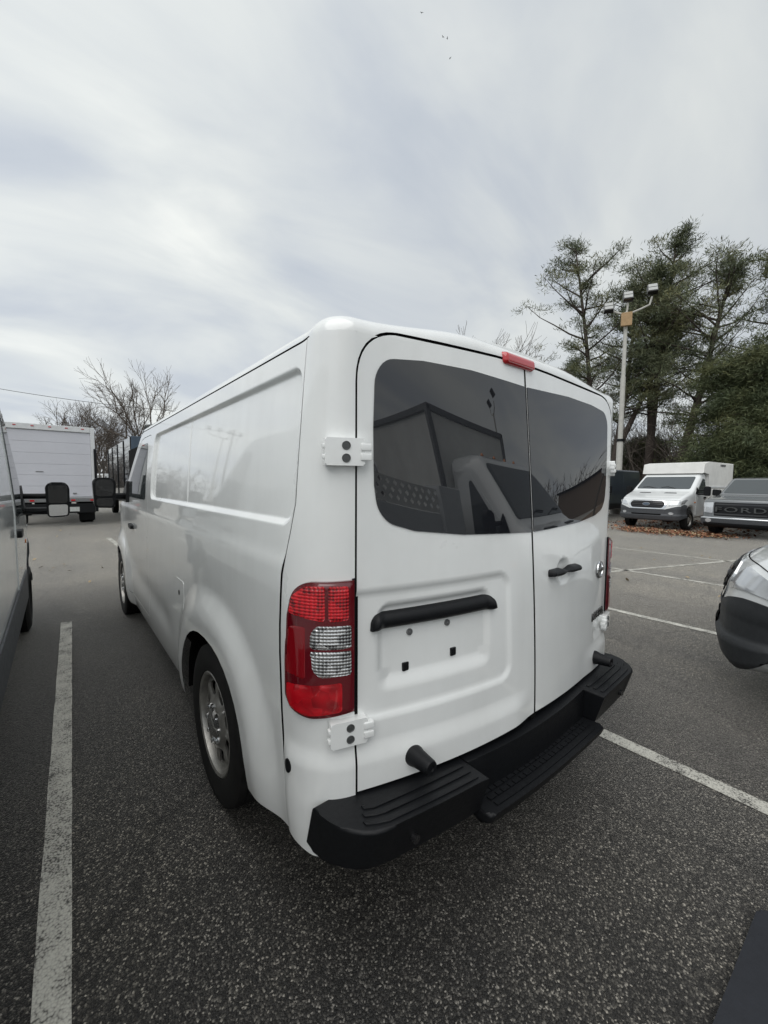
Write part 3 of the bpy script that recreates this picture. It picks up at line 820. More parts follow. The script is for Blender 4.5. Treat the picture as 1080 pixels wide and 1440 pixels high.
# rear lamps wrap the corner
tl = rounded([(.867, 1.280), (1.02, 1.275), (1.075, 1.235), (1.098, 1.16), (1.112, 1.0), (1.112, .885), (1.090, .845), (1.02, .828), (.867, .852)], [.004, .05, .04, .03, .02, .03, .03, .04, .004])
def lensp(pts, r=.015): return rounded(pts, r)
for mir in (1, -1):
    hs = panel('tail_lamp', [(mir * a, b) for a, b in tl], NV, MAROON, van, step=(.012, .016), bstep=.01, rim=.012, disp=(lambda P, q=[(mir * a, b) for a, b in tl]: .012 + .010 * np.sqrt(np.clip(1 - (1 - np.clip(pdist(P, q) / .022, 0, 1)) ** 2, 0, 1))))
    def lens(name, pts, m, h=.024, r=.012, dome_h=.006):
        q = [(mir * a, b) for a, b in rounded(pts, r)]
        qq = resample(q, .008)
        return panel(name, qq, NV, m, hs, step=(.010, .010), bstep=.008, rim=.008, disp=lambda P: h - .003 + dome_h * np.sqrt(np.clip(1 - (1 - np.clip(pdist(P, qq) / .012, 0, 1)) ** 2, 0, 1)))
    lens('brake_lens', [(.886, 1.265), (.945, 1.267), (.945, 1.152), (.886, 1.155)], RED_RIB)
    lens('brake_lens', [(.953, 1.267), (1.015, 1.262), (1.066, 1.225), (1.080, 1.168), (.953, 1.152)], RED_RIB)
    lens('side_lens', [(1.008, 1.142), (1.085, 1.132), (1.100, 1.0), (1.100, .96), (1.008, .955)], RED_DK, .020)
    lens('indicator_lens', [(.879, 1.142), (.978, 1.142), (.998, 1.115), (.999, 1.064), (.879, 1.066)], CLR_RIB)
    lens('reversing_lens', [(.879, 1.061), (.999, 1.059), (.992, .995), (.970, .972), (.879, .980)], CLR_RIB)
    lens('indicator_bulb', [(.925, 1.125), (.955, 1.125), (.955, 1.085), (.925, 1.085)], AMBER, .0285, .012, .001)
    lens('lower_lens', [(.905, .960), (1.092, .935), (1.092, .885), (1.075, .856), (1.015, .842), (.905, .862)], RED_SM)
    # black joint strip between lamp and door
    panel('lamp_gasket', [(mir * a, b) for a, b in [(.8625, 1.285), (.8715, 1.283), (.8715, .850), (.8625, .846)]], NVo(.008), BLK, van, step=(.02, .05), rim=.01)

# high-mounted brake lamp
bl = rounded([(.160, 2.074), (.160, 2.128), (-.060, 2.126), (-.060, 2.074)], .018)
cushion('high_brake_lamp', bl, .020, .018, RED, van, .006)

# door hinges
def hinge(s_, v_, tilt, parent):
    F = frame_at(s_, v_, .0)
    F = F @ Matrix.Rotation(R(tilt), 4, 'Y')
    bm = bmesh.new()
    prism(bm, rounded([(-.062, -.042), (.062, -.042), (.062, .042), (-.062, .042)], .006), -.012, .024, .004, 2)
    bm.transform(F); h = bm_obj('hinge', bm, PAINT, parent)
    for dims in ((.048, .083, -.026, -.004, .004, .030), (.048, .083, .004, .026, .004, .030), (.058, .086, -.010, .010, .0, .026), (-.070, -.052, -.024, -.008, .004, .022), (-.070, -.052, .008, .024, .004, .022)):
        bm = bmesh.new(); box(bm, *dims, bev=.004); bm.transform(F); bm_obj('hinge_knuckle', bm, PAINT, h)
    for y_ in (-.019, .019):
        bm = bmesh.new()
        lathe(bm, [(.022, .0135), (.0262, .0135), (.0268, .0125), (.0252, .0112), (.0252, .006), (.0262, .0055), (.0262, 0.0)], 20, 'z', (.003, y_, 0))
        bm.transform(F); bm_obj('hinge_bolt', bm, BOLTM, h)
    return h
hh = [hinge(.898, 1.681, 4, van), hinge(.886, .786, 4, van)]
for h in hh:
    k = mirrored(h, van)
    for ch in h.children: mirrored(ch, k)

# rubber buffers
for s_ in (.648, -.648):
    c = NV(np.array([[s_, .645]]), .012)[0]
    bm = bmesh.new(); lathe(bm, [(.012, .036), (-.002, .036), (-.02, .031), (-.078, .0255), (-.084, .023), (-.084, .012), (-.080, .011), (-.080, .0)], 26, 'y', tuple(c))
    bm_obj('rubber_buffer', bm, BLK, van)

# fuel flap, oval plug
fp = rounded([(Sy(1.60), .80), (Sy(1.80), .80), (Sy(1.80), .98), (Sy(1.60), .98)], .03)
panel('fuel_flap', fp, lambda P, D=0: NV(P, d_side(P) + .0015), PAINT, van, step=(.02, .02), rim=.0015)
panel('flap_lock', ellipse(Sy(1.72), .893, .012, .016), lambda P, D=0: NV(P, d_side(P) + .004), BLK, van, step=(.01, .01), rim=.004)
panel('oval_plug', ellipse(1.098, .636, .017, .024), lambda P, D=0: NV(P, d_corner(P) + .003), BLK, van, step=(.008, .008), rim=.004)

# step bumper
def fy(x): return -.258 + .085 * (abs(x) / .9) ** 2
def dyb(x): return -.144 * (1 - min(1, abs(x) / .86) ** 2)
bmp = bpy.data.objects.new('rear_bumper', None); COL.objects.link(bmp); bmp.parent = van
def taper(bm, z0, z1, k, x0=None):
    """pull the lower part of a bumper piece inwards"""
    for v in bm.verts:
        t = max(0, (z1 - v.co.z) / (z1 - z0)); v.co.y += k * t * t
        if v.co.x > 0: v.co.y -= .040 * min(1, v.co.x / .86) ** 2; v.co.x *= 1.008
for sg in (-1, 1):
    xs = np.linspace(.44, .86, 10)
    xs = xs[:-1]; x9 = .83; ar = np.linspace(0, math.pi / 2, 9)
    front = [(x, fy(x)) for x in xs if x < .82] + [(x9 + (.990 - x9) * math.sin(a), .03 - (.03 - fy(x9)) * math.cos(a)) for a in ar]
    back = [(.965, .03), (.93, .022)] + [(x, dyb(x) + .03) for x in xs[::-1]]
    pl = [(sg * a, b) for a, b in front + back]
    bm = bmesh.new(); prism(bm, pl, .41, .566, .012, 3); taper(bm, .41, .566, .045); pad = bm_obj('step_pad', bm, BLK, bmp)
    for o_, a0, a1 in ((.026, .475, .90), (.060, .475, .885), (.094, .475, .87)):
        bm = bmesh.new()
        xx = np.linspace(a0, a1, 14); wd = .0085
        A = [(sg * x, fy(x) + o_ - wd + (.35 * max(0, x - .84))) for x in xx]; B = [(sg * x, fy(x) + o_ + wd + (.35 * max(0, x - .84))) for x in xx]
        prism(bm, A + B[::-1], .560, .5715, .004, 2); taper(bm, .3, .5, 0)
        bm_obj('step_ridge', bm, BLK, pad)
    bm = bmesh.new(); c = (sg * .74, fy(.74) + .018, .47); lathe(bm, [(-.006, .014), (.01, .016)], 16, 'y', c); taper(bm, .3, .4, 0); bm_obj('sensor_plug', bm, BLKG, pad)
xs = np.linspace(-.44, .44, 19)
bm = bmesh.new(); prism(bm, [(x, dyb(x) - .034) for x in xs] + [(x, dyb(x) + .03) for x in xs[::-1]], .36, .566, .008, 2); taper(bm, .2, .3, 0); bm_obj('step_riser', bm, BLK, bmp)
bm = bmesh.new(); prism(bm, rounded([(x, fy(x) - .012) for x in xs] + [(x, dyb(x) - .03) for x in xs[::-1]], [.03] + [0] * 17 + [.03] + [0] * 19), .375, .425, .014, 3); taper(bm, .375, .425, .02); tr = bm_obj('step_tread', bm, BLK, bmp)
bm = bmesh.new()
for o_ in (.020, .050, .080, .106):
    xx = np.linspace(-.38, .38, 22)
    for k in range(21):
        a, b = xx[k], xx[k + 1]; g = .006 if o_ in (.050, .080) and k % 2 else -.0005
        prism(bm, [(a + g, fy(a + g) + o_ - .010), (b - g, fy(b - g) + o_ - .010), (b - g, fy(b - g) + o_ + .009), (a + g, fy(a + g) + o_ + .009)], .420, .4305, 0)
taper(bm, .2, .3, 0)
stuff(bm_obj('tread_ridge', bm, BLK, tr, smooth=0))

# dark inside, wheel housings and underbody
bm = bmesh.new()
box(bm, -.84, .84, .10, 5.2, .80, 1.99); box(bm, -.60, .60, .05, 5.5, .33, .80); box(bm, -.80, .80, 1.85, 4.2, .32, .80); box(bm, -.90, .90, 2.9, 4.0, .8, 1.35)
for sg in (-1, 1):
    pass
bm_obj('underbody', bm, DARK, van, smooth=0)
for c in AY:
    for sg in (-1, 1):
        a = [(y, z) for y, z in arch(c, 20)]
        vs_, fs = [], []
        for i, (y, z) in enumerate(a):
            y2, z2 = c + (y - c) * 1.005, .34 + (max(z, .30) - .34) * 1.005
            for x in (1.0, .60): vs_.append((sg * x, y2, z2))
            if i: fs.append((2 * i - 2, 2 * i - 1, 2 * i + 1, 2 * i))
        np_mesh('wheel_housing', vs_, fs, DARK, van)

def make_wheel(parent, c, r, wid, sg, style='steel', rimr=None, cap=CHROME):
    """wheel with its axle on x; sg=-1 faces -x"""
    rr = rimr or r * .625
    wd = bpy.data.objects.new('wheel', None); COL.objects.link(wd); wd.parent = parent; wd.location = c
    h = wid / 2
    bm = bmesh.new()
    pr = [(h * .72, rr), (h * .92, rr + .012), (h, rr + (r - rr) * .45), (h * .96, r - .03), (h * .86, r - .006), (h * .62, r), (h * .60, r - .008), (h * .50, r - .008), (h * .48, r + .001), (h * .10, r + .002), (h * .08, r - .008)]
    pr = pr + [(-a, b) for a, b in pr[::-1]]
    lathe(bm, pr, 56, 'x', closed=True); 
    tyre = bm_obj('tyre', bm, RUB, wd, smooth=40)
    bm = bmesh.new()
    # rim barrel and lip
    lathe(bm, [(sg * h * .86, rr + .012), (sg * h * .92, rr + .003), (sg * h * .88, rr - .010), (sg * h * .52, rr - .020), (sg * h * -.6, rr - .018), (sg * h * -.6, rr - .012), (sg * h * .6, rr)], 48, 'x', closed=True)
    rim = bm_obj('rim', bm, ALU, wd, smooth=40)
    n = 8
    holes = []
    for k in range(n):
        t = 2 * math.pi * (k + .5) / n; q = []
        for rad, ha in ((rr * .60, .17), (rr * .80, .25), (rr * .86, .24)):
            q.append((rad, -ha)); 
        pts = [(rr * .54, -.19), (rr * .84, -.27), (rr * .84, .27), (rr * .54, .19)]
        holes.append(rounded([(a * math.cos(t + b), a * math.sin(t + b)) for a, b in pts], rr * .07, 3))
    def dish(P):
        rad = np.hypot(P[:, 0], P[:, 1]) / rr
        x = h * (.70 + .18 * sm(.62, .38, rad) - .06 * sm(.72, .95, rad) )
        ang = np.arctan2(P[:, 1], P[:, 0]); x = x + .010 * np.cos(ang * n) * sm(.45, .65, rad) * sm(1.0, .8, rad)
        return np.stack([sg * x, P[:, 0], P[:, 1]], 1)
    outer = ellipse(0, 0, rr - .016, rr - .016, 56)
    panel('spoke_disc', outer, dish, ALU, wd, holes=holes, step=(.014, .014), bstep=.014, rim=.012, flip=(sg < 0))
    bm = bmesh.new()
    lathe(bm, [(sg * h * .55, rr * .44), (sg * h * .80, rr * .42), (sg * h * .86, rr * .38), (sg * (h * .97), rr * .24), (sg * (h * 1.02), rr * .20), (sg * (h * 1.02), 0)], 28, 'x')
    hub = bm_obj('hub_cap', bm, cap, wd)
    bm = bmesh.new(); lathe(bm, [(sg * h * .70, .013), (sg * h * .98, .012), (sg * h * 1.0, .008), (sg * h * 1.0, 0)], 8, 'x'); nut = bm_obj('wheel_nut', bm, cap, hub)
    for k in range(8):
        t = 2 * math.pi * k / 8
        q = nut if k == 0 else nut.copy()
        if k: COL.objects.link(q)
        q.location = (0, rr * .36 * math.cos(t), rr * .36 * math.sin(t))
    lathe_bm = bmesh.new(); lathe(lathe_bm, [(sg * h * .46, rr - .03), (sg * h * .44, rr - .03), (sg * h * .44, 0)], 32, 'x'); bm_obj('hole_backing', lathe_bm, DARK, wd)  # black disc added behind the spoke holes so they look shaded inside
    return wd
for c in AY:
    for sg in (-1, 1): make_wheel(van, (sg * (1.030 - .123) + (.05 if sg > 0 else 0), c - .03, .388), .388, .246, sg)

# ------------------------------------------------------------------ other vehicles
class Car:
    """bodywork from a side profile: rounded across the width, narrowed above the belt line and bowed at the nose.
    Local axes: +y forward with the nose at y=0, z up, x to the right."""
    def __init__(s, parent, prof, W, r=.09, tum=.09, belt=1.28, top=2.2, bow=.22, bowl=1.1, nar=.05, chain=(0, 10)):
        s.parent, s.W, s.r, s.tum, s.belt, s.top, s.bow, s.bowl, s.nar = parent, W, r, tum, belt, top, bow, bowl, nar
        s.prof = np.array(prof, float)
        t = np.roll(s.prof, -1, 0) - np.roll(s.prof, 1, 0); e0 = s.prof - np.roll(s.prof, 1, 0); e1 = np.roll(s.prof, -1, 0) - s.prof
        e0 /= np.linalg.norm(e0, axis=1)[:, None] + 1e-9; e1 /= np.linalg.norm(e1, axis=1)[:, None] + 1e-9
        t = e0 + e1; t /= np.linalg.norm(t, axis=1)[:, None] + 1e-9
        s.nrm = np.stack([t[:, 1], -t[:, 0]], 1)
        c = s.prof[chain[0]:chain[1] + 1]; s.cz, s.cy, s.cn = c[:, 1], c[:, 0], s.nrm[chain[0]:chain[1] + 1]
    def G(s, X):
        x, y, z = X[:, 0], X[:, 1], X[:, 2]; e = np.abs(x) / s.W
        k = sm(-s.bowl, 0, y)
        y2 = y - s.bow * e ** 2.4 * k
        x2 = x * (1 - s.tum * np.clip((z - s.belt) / (s.top - s.belt), 0, 1.2) ** 1.3) * (1 - s.nar * k)
        return np.stack([x2, y2, z], 1)
    def inset(s, ax):
        e = np.clip((np.abs(ax) - (s.W - s.r)) / s.r, 0, 1)
        return s.r * (1 - np.sqrt(np.clip(1 - e * e, 0, 1)))
    def body(s, name, m, step=.12):
        a = np.linspace(0, math.pi / 2, 6); rx = s.W - s.r + s.r * np.sin(a)
        xs = np.concatenate([-rx[::-1], np.linspace(-s.W + s.r, s.W - s.r, 11)[1:-1], rx])
        P = s.prof; n = len(P); V = []
        for x in xs:
            i = s.inset(np.array([x]))[0]
            q = P - s.nrm * i; V.append(np.stack([np.full(n, x), q[:, 0], q[:, 1]], 1))
        V = np.vstack(V); F = []
        for k in range(len(xs) - 1):
            for j in range(n):
                j2 = (j + 1) % n; F.append((k * n + j, k * n + j2, (k + 1) * n + j2, (k + 1) * n + j))
        bm = bmesh.new(); vs_ = [bm.verts.new(v) for v in s.G(V)]
        for f in F: bm.faces.new([vs_[i] for i in f])
        q = P - s.nrm * s.r; poly = [tuple(p) for p in q]
        G = np.array(np.meshgrid(np.arange(q[:, 0].min(), q[:, 0].max(), step), np.arange(q[:, 1].min(), q[:, 1].max(), step))).reshape(2, -1).T
        G = G[inside(G, poly)]; G = G[pdist(G, poly) > step * .3]
        pts = [Vector(p) for p in poly] + [Vector(p) for p in G]
        v2, _, fc, _, _, _ = delaunay_2d_cdt(pts, [(i, (i + 1) % n) for i in range(n)], [], 0, 1e-7)
        A = np.array([tuple(p) for p in v2]); T = np.array([tuple(f) for f in fc]); T = T[inside(A[T].mean(1), poly)]
        for sg in (-1, 1):
            X = s.G(np.stack([np.full(len(A), sg * s.W), A[:, 0], A[:, 1]], 1)); vv = [bm.verts.new(p) for p in X]
            for f in T: bm.faces.new([vv[i] for i in f])
        bmesh.ops.remove_doubles(bm, verts=bm.verts[:], dist=.0015)
        return bm_obj(name, bm, m, s.parent, smooth=50)
    def fmap(s, off):
        def f(P, D=0.0):
            x, z = P[:, 0], P[:, 1]
            y = np.interp(z, s.cz, s.cy); ny = np.interp(z, s.cz, s.cn[:, 0]); nz = np.interp(z, s.cz, s.cn[:, 1]); l = np.hypot(ny, nz) + 1e-9
            d = off + D - s.inset(x)
            e = np.clip((np.abs(x) - (s.W - s.r)) / s.r, 0, 1)
            return s.G(np.stack([x + np.sign(x) * (off + D) * e ** 2, y + ny / l * d, z + nz / l * d], 1))
        return f
    def front(s, name, poly, m, off=.006, step=.05, rim=.012, parent=None, disp=None):
        return panel(name, poly, s.fmap(off), m, parent or s.parent, step=(step, step), bstep=step * .7, rim=rim, flip=True, disp=disp)
    def side(s, name, poly, m, sg, off=.006, step=.08, rim=.012, parent=None, disp=None):
        def f(P, D=0.0): 
            return s.G(np.stack([sg * (s.W + off + D + 0 * P[:, 0]), P[:, 0], P[:, 1]], 1))
        return panel(name, poly, f, m, parent or s.parent, step=(step, step), bstep=step * .7, rim=rim, flip=(sg < 0), disp=disp)

def arcpts(c, z0, r, n=10): return [(c - r * math.cos(math.pi * k / n), z0 + r * math.sin(math.pi * k / n)) for k in range(n + 1)]
def sym(poly): return poly, [(-a, b) for a, b in poly]

def simple_wheel(parent, c, r, wid, sg, cover=ALU):
    wd = bpy.data.objects.new('wheel', None); COL.objects.link(wd); wd.parent = parent; wd.location = c
    h = wid / 2; rr = r * .6
    bm = bmesh.new(); pr = [(h * .7, rr), (h, rr + .03), (h * .98, r - .05), (h * .75, r), (-h * .75, r), (-h * .98, r - .05), (-h, rr + .03), (-h * .7, rr)]
    lathe(bm, pr, 36, 'x', closed=True); bm_obj('tyre', bm, RUB, wd)
    bm = bmesh.new(); lathe(bm, [(sg * h * .1, rr + .01), (sg * h * .75, rr + .005), (sg * h * .7, rr - .02), (sg * h * .35, rr * .8), (sg * h * .6, rr * .45), (sg * h * .85, rr * .3), (sg * h * .85, 0)], 24, 'x')
    rim = bm_obj('rim', bm, cover, wd)
    bm = bmesh.new(); lathe(bm, [(0, .028), (sg * .006, .026), (sg * .006, 0)], 8, 'x'); hole = bm_obj('wheel_hole', bm, DARK, rim)
    for k in range(8):
        q = hole if k == 0 else hole.copy()
        if k: COL.objects.link(q)
        q.location = (sg * h * .47, rr * .66 * math.cos(k * math.pi / 4), rr * .66 * math.sin(k * math.pi / 4))
    return wd

def delivery_van(t, paint, length=5.95, cab=None, roofz=2.35, clad=CLAD, emblem=True, fog=True, rnd=.10):
    """snub-nosed van or its cab: returns the Car"""
    W = 1.03; L = cab or length
    r0 = roofz
    ch = [(-.10, .36), (-.03, .42), (0, .55), (0, .74), (-.035, .92), (-.10, 1.05), (-.22, 1.14), (-.50, 1.235), (-1.10, 1.36), (-1.26, 1.45), (-1.98, r0 - .13), (-2.12, r0 - .04), (-2.35, r0)]
    back = [(-L + .12, r0), (-L + .03, r0 - .05), (-L, r0 - .2), (-L, .55), (-L + .04, .44)]
    bot = []
    if not cab: bot += arcpts(-4.72, .42, .43)
    bot += arcpts(-1.02, .42, .43)
    prof = ch + back + bot
    c = Car(t, prof, W, r=rnd, top=r0, chain=(0, 12)); sh = rnd - .10
    c.body('body', paint)
    # windscreen, side windows
    zb, zt = 1.47, r0 - .15
    c.front('windscreen', rounded([(-.90, zb), (.90, zb), (.90, zt), (-.90, zt)], .06), GLASS2, .006, .06)
    for x in (-.45, .2):
        bm = bmesh.new(); q = c.fmap(.018)(np.array([[x, zb + .01], [x + .28, zb + .07], [x + .5, zb + .05]])); tube(bm, [tuple(p) for p in q], .009, 6); bm_obj('wiper', bm, BLKG, t)
    for x in (-.42, .42):
        c.front('bonnet_vent', rounded([(x - .2, 1.318), (x + .2, 1.318), (x + .17, 1.335), (x - .17, 1.335)], .008), BLK, .008, .04)
    for sg in (-1, 1):
        dr = c.side('door', rounded([(-1.50, .50 + sh), (-2.42, .50 + sh), (-2.42, r0 - .16 - sh), (-2.18 - sh, r0 - .15 - sh), (-1.36 - sh, 1.36)], .05), paint, sg, .006)
        c.side('window', rounded([(-1.42 - sh, 1.30), (-2.36, 1.30), (-2.36, r0 - .24 - sh), (-2.16 - sh, r0 - .22 - sh)], .04), GLASS2, sg, .012, parent=dr)
        c.side('handle', rounded([(-2.16, 1.13), (-2.36, 1.13), (-2.36, 1.19), (-2.16, 1.19)], .02), BLK, sg, .035, .04, .03, parent=dr)
        if not cab:
            c.side('side_panel', rounded([(-2.56, 1.30), (-3.75, 1.30), (-3.75, r0 - .24), (-2.56, r0 - .24)], .05), paint, sg, -.0 + .007)
            c.side('rear_panel', rounded([(-3.85, 1.30), (-5.7, 1.30), (-5.7, r0 - .24), (-3.85, r0 - .24)], .05), paint, sg, .007)
            c.side('sill_cladding', [(-1.55, .47), (-4.2, .47), (-4.2, .70), (-1.55, .74)], clad, sg, .014)
            c.side('sill_cladding', [(-5.25, .50), (-5.85, .56), (-5.85, .72), (-5.25, .70)], clad, sg, .014)
        c.side('marker_lamp', rounded([(-1.30, .98), (-1.42, .98), (-1.42, 1.02), (-1.30, 1.02)], .01), AMBER, sg, .012, .03)
        # bumper corner, headlamp
        c.side('bumper_corner', [(-.58, .47 + sh * .5), (-.07 - sh * .93, .42 + sh * .3), (-.07 - sh * .93, .89), (-.34, .93), (-.62, .90), (-.60, .68)], clad, sg, .008, .04, disp=lambda P: .028 * sm(.60, .54, P[:, 1]) + .012 * sm(.70, .80, P[:, 1]))
        c.side('headlamp_side', rounded([(-.08 - sh * .9, .93), (-.40, .96), (-.74, 1.10), (-.50, 1.11), (-.08 - sh * .9, 1.045)], .03), LAMPW, sg, .008, .05)
        c.side('lamp_bezel', rounded([(-.30, .965), (-.36, .97), (-.56, 1.085), (-.50, 1.09), (-.34, 1.02)], .01), STEEL, sg, .012, .03)
        c.side('lamp_reflector', ellipse(-.19 - sh, .995, .055, .035, 18), CHROME, sg, .012, .03)
        # mirror
        mb = c.side('mirror_base', rounded([(-1.38, 1.30), (-1.66, 1.30), (-1.64, 1.42), (-1.52, 1.55)], .02), BLK, sg, .02, .05)
        bm = bmesh.new(); prism(bm, rounded([(-.085, -.17), (.085, -.16), (.09, .12), (.06, .17), (-.06, .17), (-.095, .13)], .04), -.055, .055, .02, 3, axis='y')
        bmesh.ops.translate(bm, verts=bm.verts[:], vec=(sg * (W + .27), -1.62, 1.405)); h = bm_obj('mirror', bm, BLK, t)
        bm = bmesh.new(); prism(bm, rounded([(-.072, -.03), (.07, -.03), (.075, .14), (-.072, .14)], .025), -.060, -.054, axis='y'); prism_m = bm
        bmesh.ops.translate(bm, verts=bm.verts[:], vec=(sg * (W + .27), -1.62, 1.405)); bm_obj('mirror_glass', bm, BLKG, h, smooth=0)
        bm = bmesh.new(); prism(bm, rounded([(-.070, -.155), (.068, -.148), (.072, -.045), (-.073, -.045)], .02), -.060, -.054, axis='y')
        bmesh.ops.translate(bm, verts=bm.verts[:], vec=(sg * (W + .27), -1.62, 1.405)); bm_obj('wide_angle_glass', bm, CHROME, h, smooth=0)
        for dz in (-.09, .05):
            bm = bmesh.new(); tube(bm, [(sg * (W - .03), -1.55, 1.39 + dz), (sg * (W + .2), -1.61, 1.39 + dz)], .035 if dz < 0 else .026, 8); bm_obj('mirror_arm', bm, BLK, h)
        for yc in ((-1.02,) if cab else (-1.02, -4.72)): simple_wheel(t, (sg * (W - .11), yc, .36), .36, .23, sg)
    # nose: bumper, grille, lamps
    lip = lambda P: .028 * sm(.60, .54, P[:, 1]) + .012 * sm(.70, .80, P[:, 1])
    c.front('bumper', [(-1.029, .385), (1.029, .385), (1.029, .88), (.93, .86), (.62, .76), (-.62, .76), (-.93, .86), (-1.029, .88)], clad, .006, .03, disp=lip)
    c.front('lower_intake', rounded([(-.45, .50), (.45, .50), (.52, .60), (-.52, .60)], .02), DARK, .032, .05)
    gr = c.front('grille', rounded([(-.52, .80), (.52, .80), (.60, .93), (.52, 1.04), (-.52, 1.04), (-.60, .93)], .06), BLK, .012, .05)
    c.front('grille_surround', rounded([(-.58, .765), (.58, .765), (.67, .93), (.57, 1.065), (-.57, 1.065), (-.67, .93)], .07), CHROME, .008, .05)
    for z in (.86, .92, .98):
        c.front('grille_bar', [(-.54, z - .012), (.54, z - .012), (.54, z + .012), (-.54, z + .012)], BLKG, .022, .05, parent=gr)
    if emblem: c.front('badge', ellipse(0, .925, .13, .052), STEEL, .030, .03, parent=gr); c.front('badge_field', ellipse(0, .925, .115, .040), BLUEP, .033, .03, parent=gr)
    for sg in (-1, 1):
        q = rounded([(.70, .875), (.97, .92), (1.029, .93), (1.029, 1.045), (.84, 1.055), (.74, .97)], .03)
        c.front('headlamp', [(sg * a, b) for a, b in q], LAMPW, .010, .04)
        if fog: c.front('fog_lamp', ellipse(sg * .80, .62, .075, .045, 18), LAMPW, .030, .03)
    c.front('bonnet_gap', [(-1.02, 1.078), (1.02, 1.078), (1.02, 1.0825), (-1.02, 1.0825)], DARK, .003, .05, .002)
    bm = bmesh.new(); box(bm, -.80, .80, -L + .3, -.35, .40, 1.0); bm_obj('underbody', bm, DARK, t, smooth=0)
    return c

# pale van next to the cargo van
t = thing('delivery_van', 'pale silver delivery van with grey cladding and black tow mirror at the left edge', 'van', (-2.88, 5.62, 0))
delivery_van(t, SILVER_W, emblem=False)

# cutaway box truck backed in on the other side: only its nose is in view, the rest shows in the rear windows
t = thing('box_truck', 'white truck with black bumper poking in at the right edge, beside the cargo van', 'truck', (2.78, -.27, 0), R(0))
c = delivery_van(t, PAINT2, cab=3.0, roofz=2.30, fog=False, rnd=.22, clad=mat('dark_bumper', (.028, .031, .034), .55, noise=(30, .2), bump=(300, .2, .002)))
for x in (-.6, -.2, .2, .6):
    q = c.fmap(.01)(np.array([[x, 2.27]]))[0]; bm = bmesh.new(); lathe(bm, [(-.04, .03), (.0, .035), (.03, .012), (.03, 0)], 12, 'z', (q[0], q[1] - .12, q[2] + .03)); bm_obj('roof_marker', bm, AMBER, t)
box_obj('cargo_box', (-1.12, 1.12, -7.0, -3.04, .75, 2.92), DIRTW, t, .015)
for x in (-1.12, 1.12): box_obj('corner_post', (x - .05, x + .05, -3.10, -3.0, .72, 2.95), STEEL, t, .02)
box_obj('roof_rail', (-1.15, 1.15, -3.08, -3.0, 2.86, 2.96), STEEL, t, .02)
for x in (-1.14, 1.14): box_obj('roof_rail', (x - .02, x + .02, -7.0, -3.08, 2.86, 2.95), STEEL, t, .01)
for sg in (-1, 1): simple_wheel(t, (sg * .9, -5.6, .36), .36, .35, sg)
# tow plate stub low on the bumper
box_obj('tow_cover', (-.12, .12, -.06, .05, .50, .62), BLK, t, .01)

# dark van and utility truck parked across the lane
t = thing('delivery_van', 'dark blue van just past the rear edge of the white cargo van', 'van', (16.4, 8.25, 0), R(89))
delivery_van(t, DARKP, emblem=False, clad=BLK)
t = thing('utility_truck', 'white utility truck with boxed service body parked over fallen leaves', 'truck', (14.95, 4.42, 0), R(86))
c = delivery_van(t, PAINT2, cab=2.55, roofz=2.08, clad=CLAD)
for x in (-.6, -.3, 0, .3, .6):
    q = c.fmap(.01)(np.array([[x, 2.07]]))[0]; box_obj('roof_marker', (q[0] - .05, q[0] + .05, q[1] - .12, q[1] - .05, q[2] + .005, q[2] + .035), AMBER, t, .01)
bm = bmesh.new(); prism(bm, [(-2.05, 2.06), (-2.15, 2.44), (-2.62, 2.50), (-5.3, 2.50), (-5.3, .55), (-2.62, .55), (-2.62, 2.06)], -1.03, 1.03, .03, 2, axis='x'); bm_obj('service_body', bm, DIRTW, t)
for sg in (-1, 1):
    box_obj('body_rail', (sg * 1.035 - .02, sg * 1.035 + .02, -5.28, -2.64, 1.52, 1.58), BOXT, t, .006)
    for y0, y1 in ((-3.25, -2.72), (-3.80, -3.32), (-4.6, -3.87), (-5.22, -4.67)):
        d = box_obj('locker_door', (sg * 1.035 - .012, sg * 1.035 + .012, y0, y1, .66 if not -4.65 < y0 < -3.8 else .98, 1.46), DIRTW, t, .01)
        box_obj('latch', (sg * 1.05 - .012, sg * 1.05 + .012, y0 + .06, y0 + .13, 1.02, 1.10), BLK, d, .006)
    simple_wheel(t, (sg * .88, -4.25, .36), .36, .32, sg)
    box_obj('roof_lamp', (sg * 1.035 - .02, sg * 1.035 + .02, -4.3, -3.75, 2.36, 2.43), STEEL, t, .01)
box_obj('chassis', (-.6, .6, -5.2, -2.4, .42, .70), DARK, t, .01)
box_obj('sticker', (.55, .67, -1.52, -1.50, 1.55, 1.60), PLATE, t, .002, 1, None)

# grey pickup
t = thing('pickup_truck', 'grey pickup truck with a wide black lettered grille, right of the utility truck', 'pickup', (14.3, 1.72, 0), R(84))
W = .99
ch = [(-.08, .33), (0, .42), (.02, .58), (-.03, .64), (-.06, .95), (-.10, 1.12), (-.20, 1.18), (-.60, 1.23), (-1.30, 1.29), (-1.42, 1.33), (-2.05, 1.82), (-2.20, 1.87), (-2.5, 1.89)]
prof = ch + [(-3.5, 1.87), (-3.7, 1.8), (-3.95, 1.34), (-5.6, 1.34), (-5.7, 1.28), (-5.72, .6), (-5.6, .5)] + arcpts(-4.6, .45, .45) + arcpts(-1.0, .45, .45)
c = Car(t, prof, W, r=.08, tum=.14, belt=1.25, top=1.85, bow=.09, bowl=.7, nar=.03, chain=(0, 12))
c.body('body', GREYP)
c.front('windscreen', rounded([(-.88, 1.355), (.88, 1.355), (.86, 1.80), (-.86, 1.80)], .05), GLASS2, .006)
g = c.front('grille', rounded([(-.66, .66), (.66, .66), (.68, 1.08), (-.68, 1.08)], .03), BLK, .012)
for z in (.72, 1.02): c.front('grille_bar', [(-.64, z - .02), (.64, z - .02), (.64, z + .02), (-.64, z + .02)], BLKG, .022, parent=g)
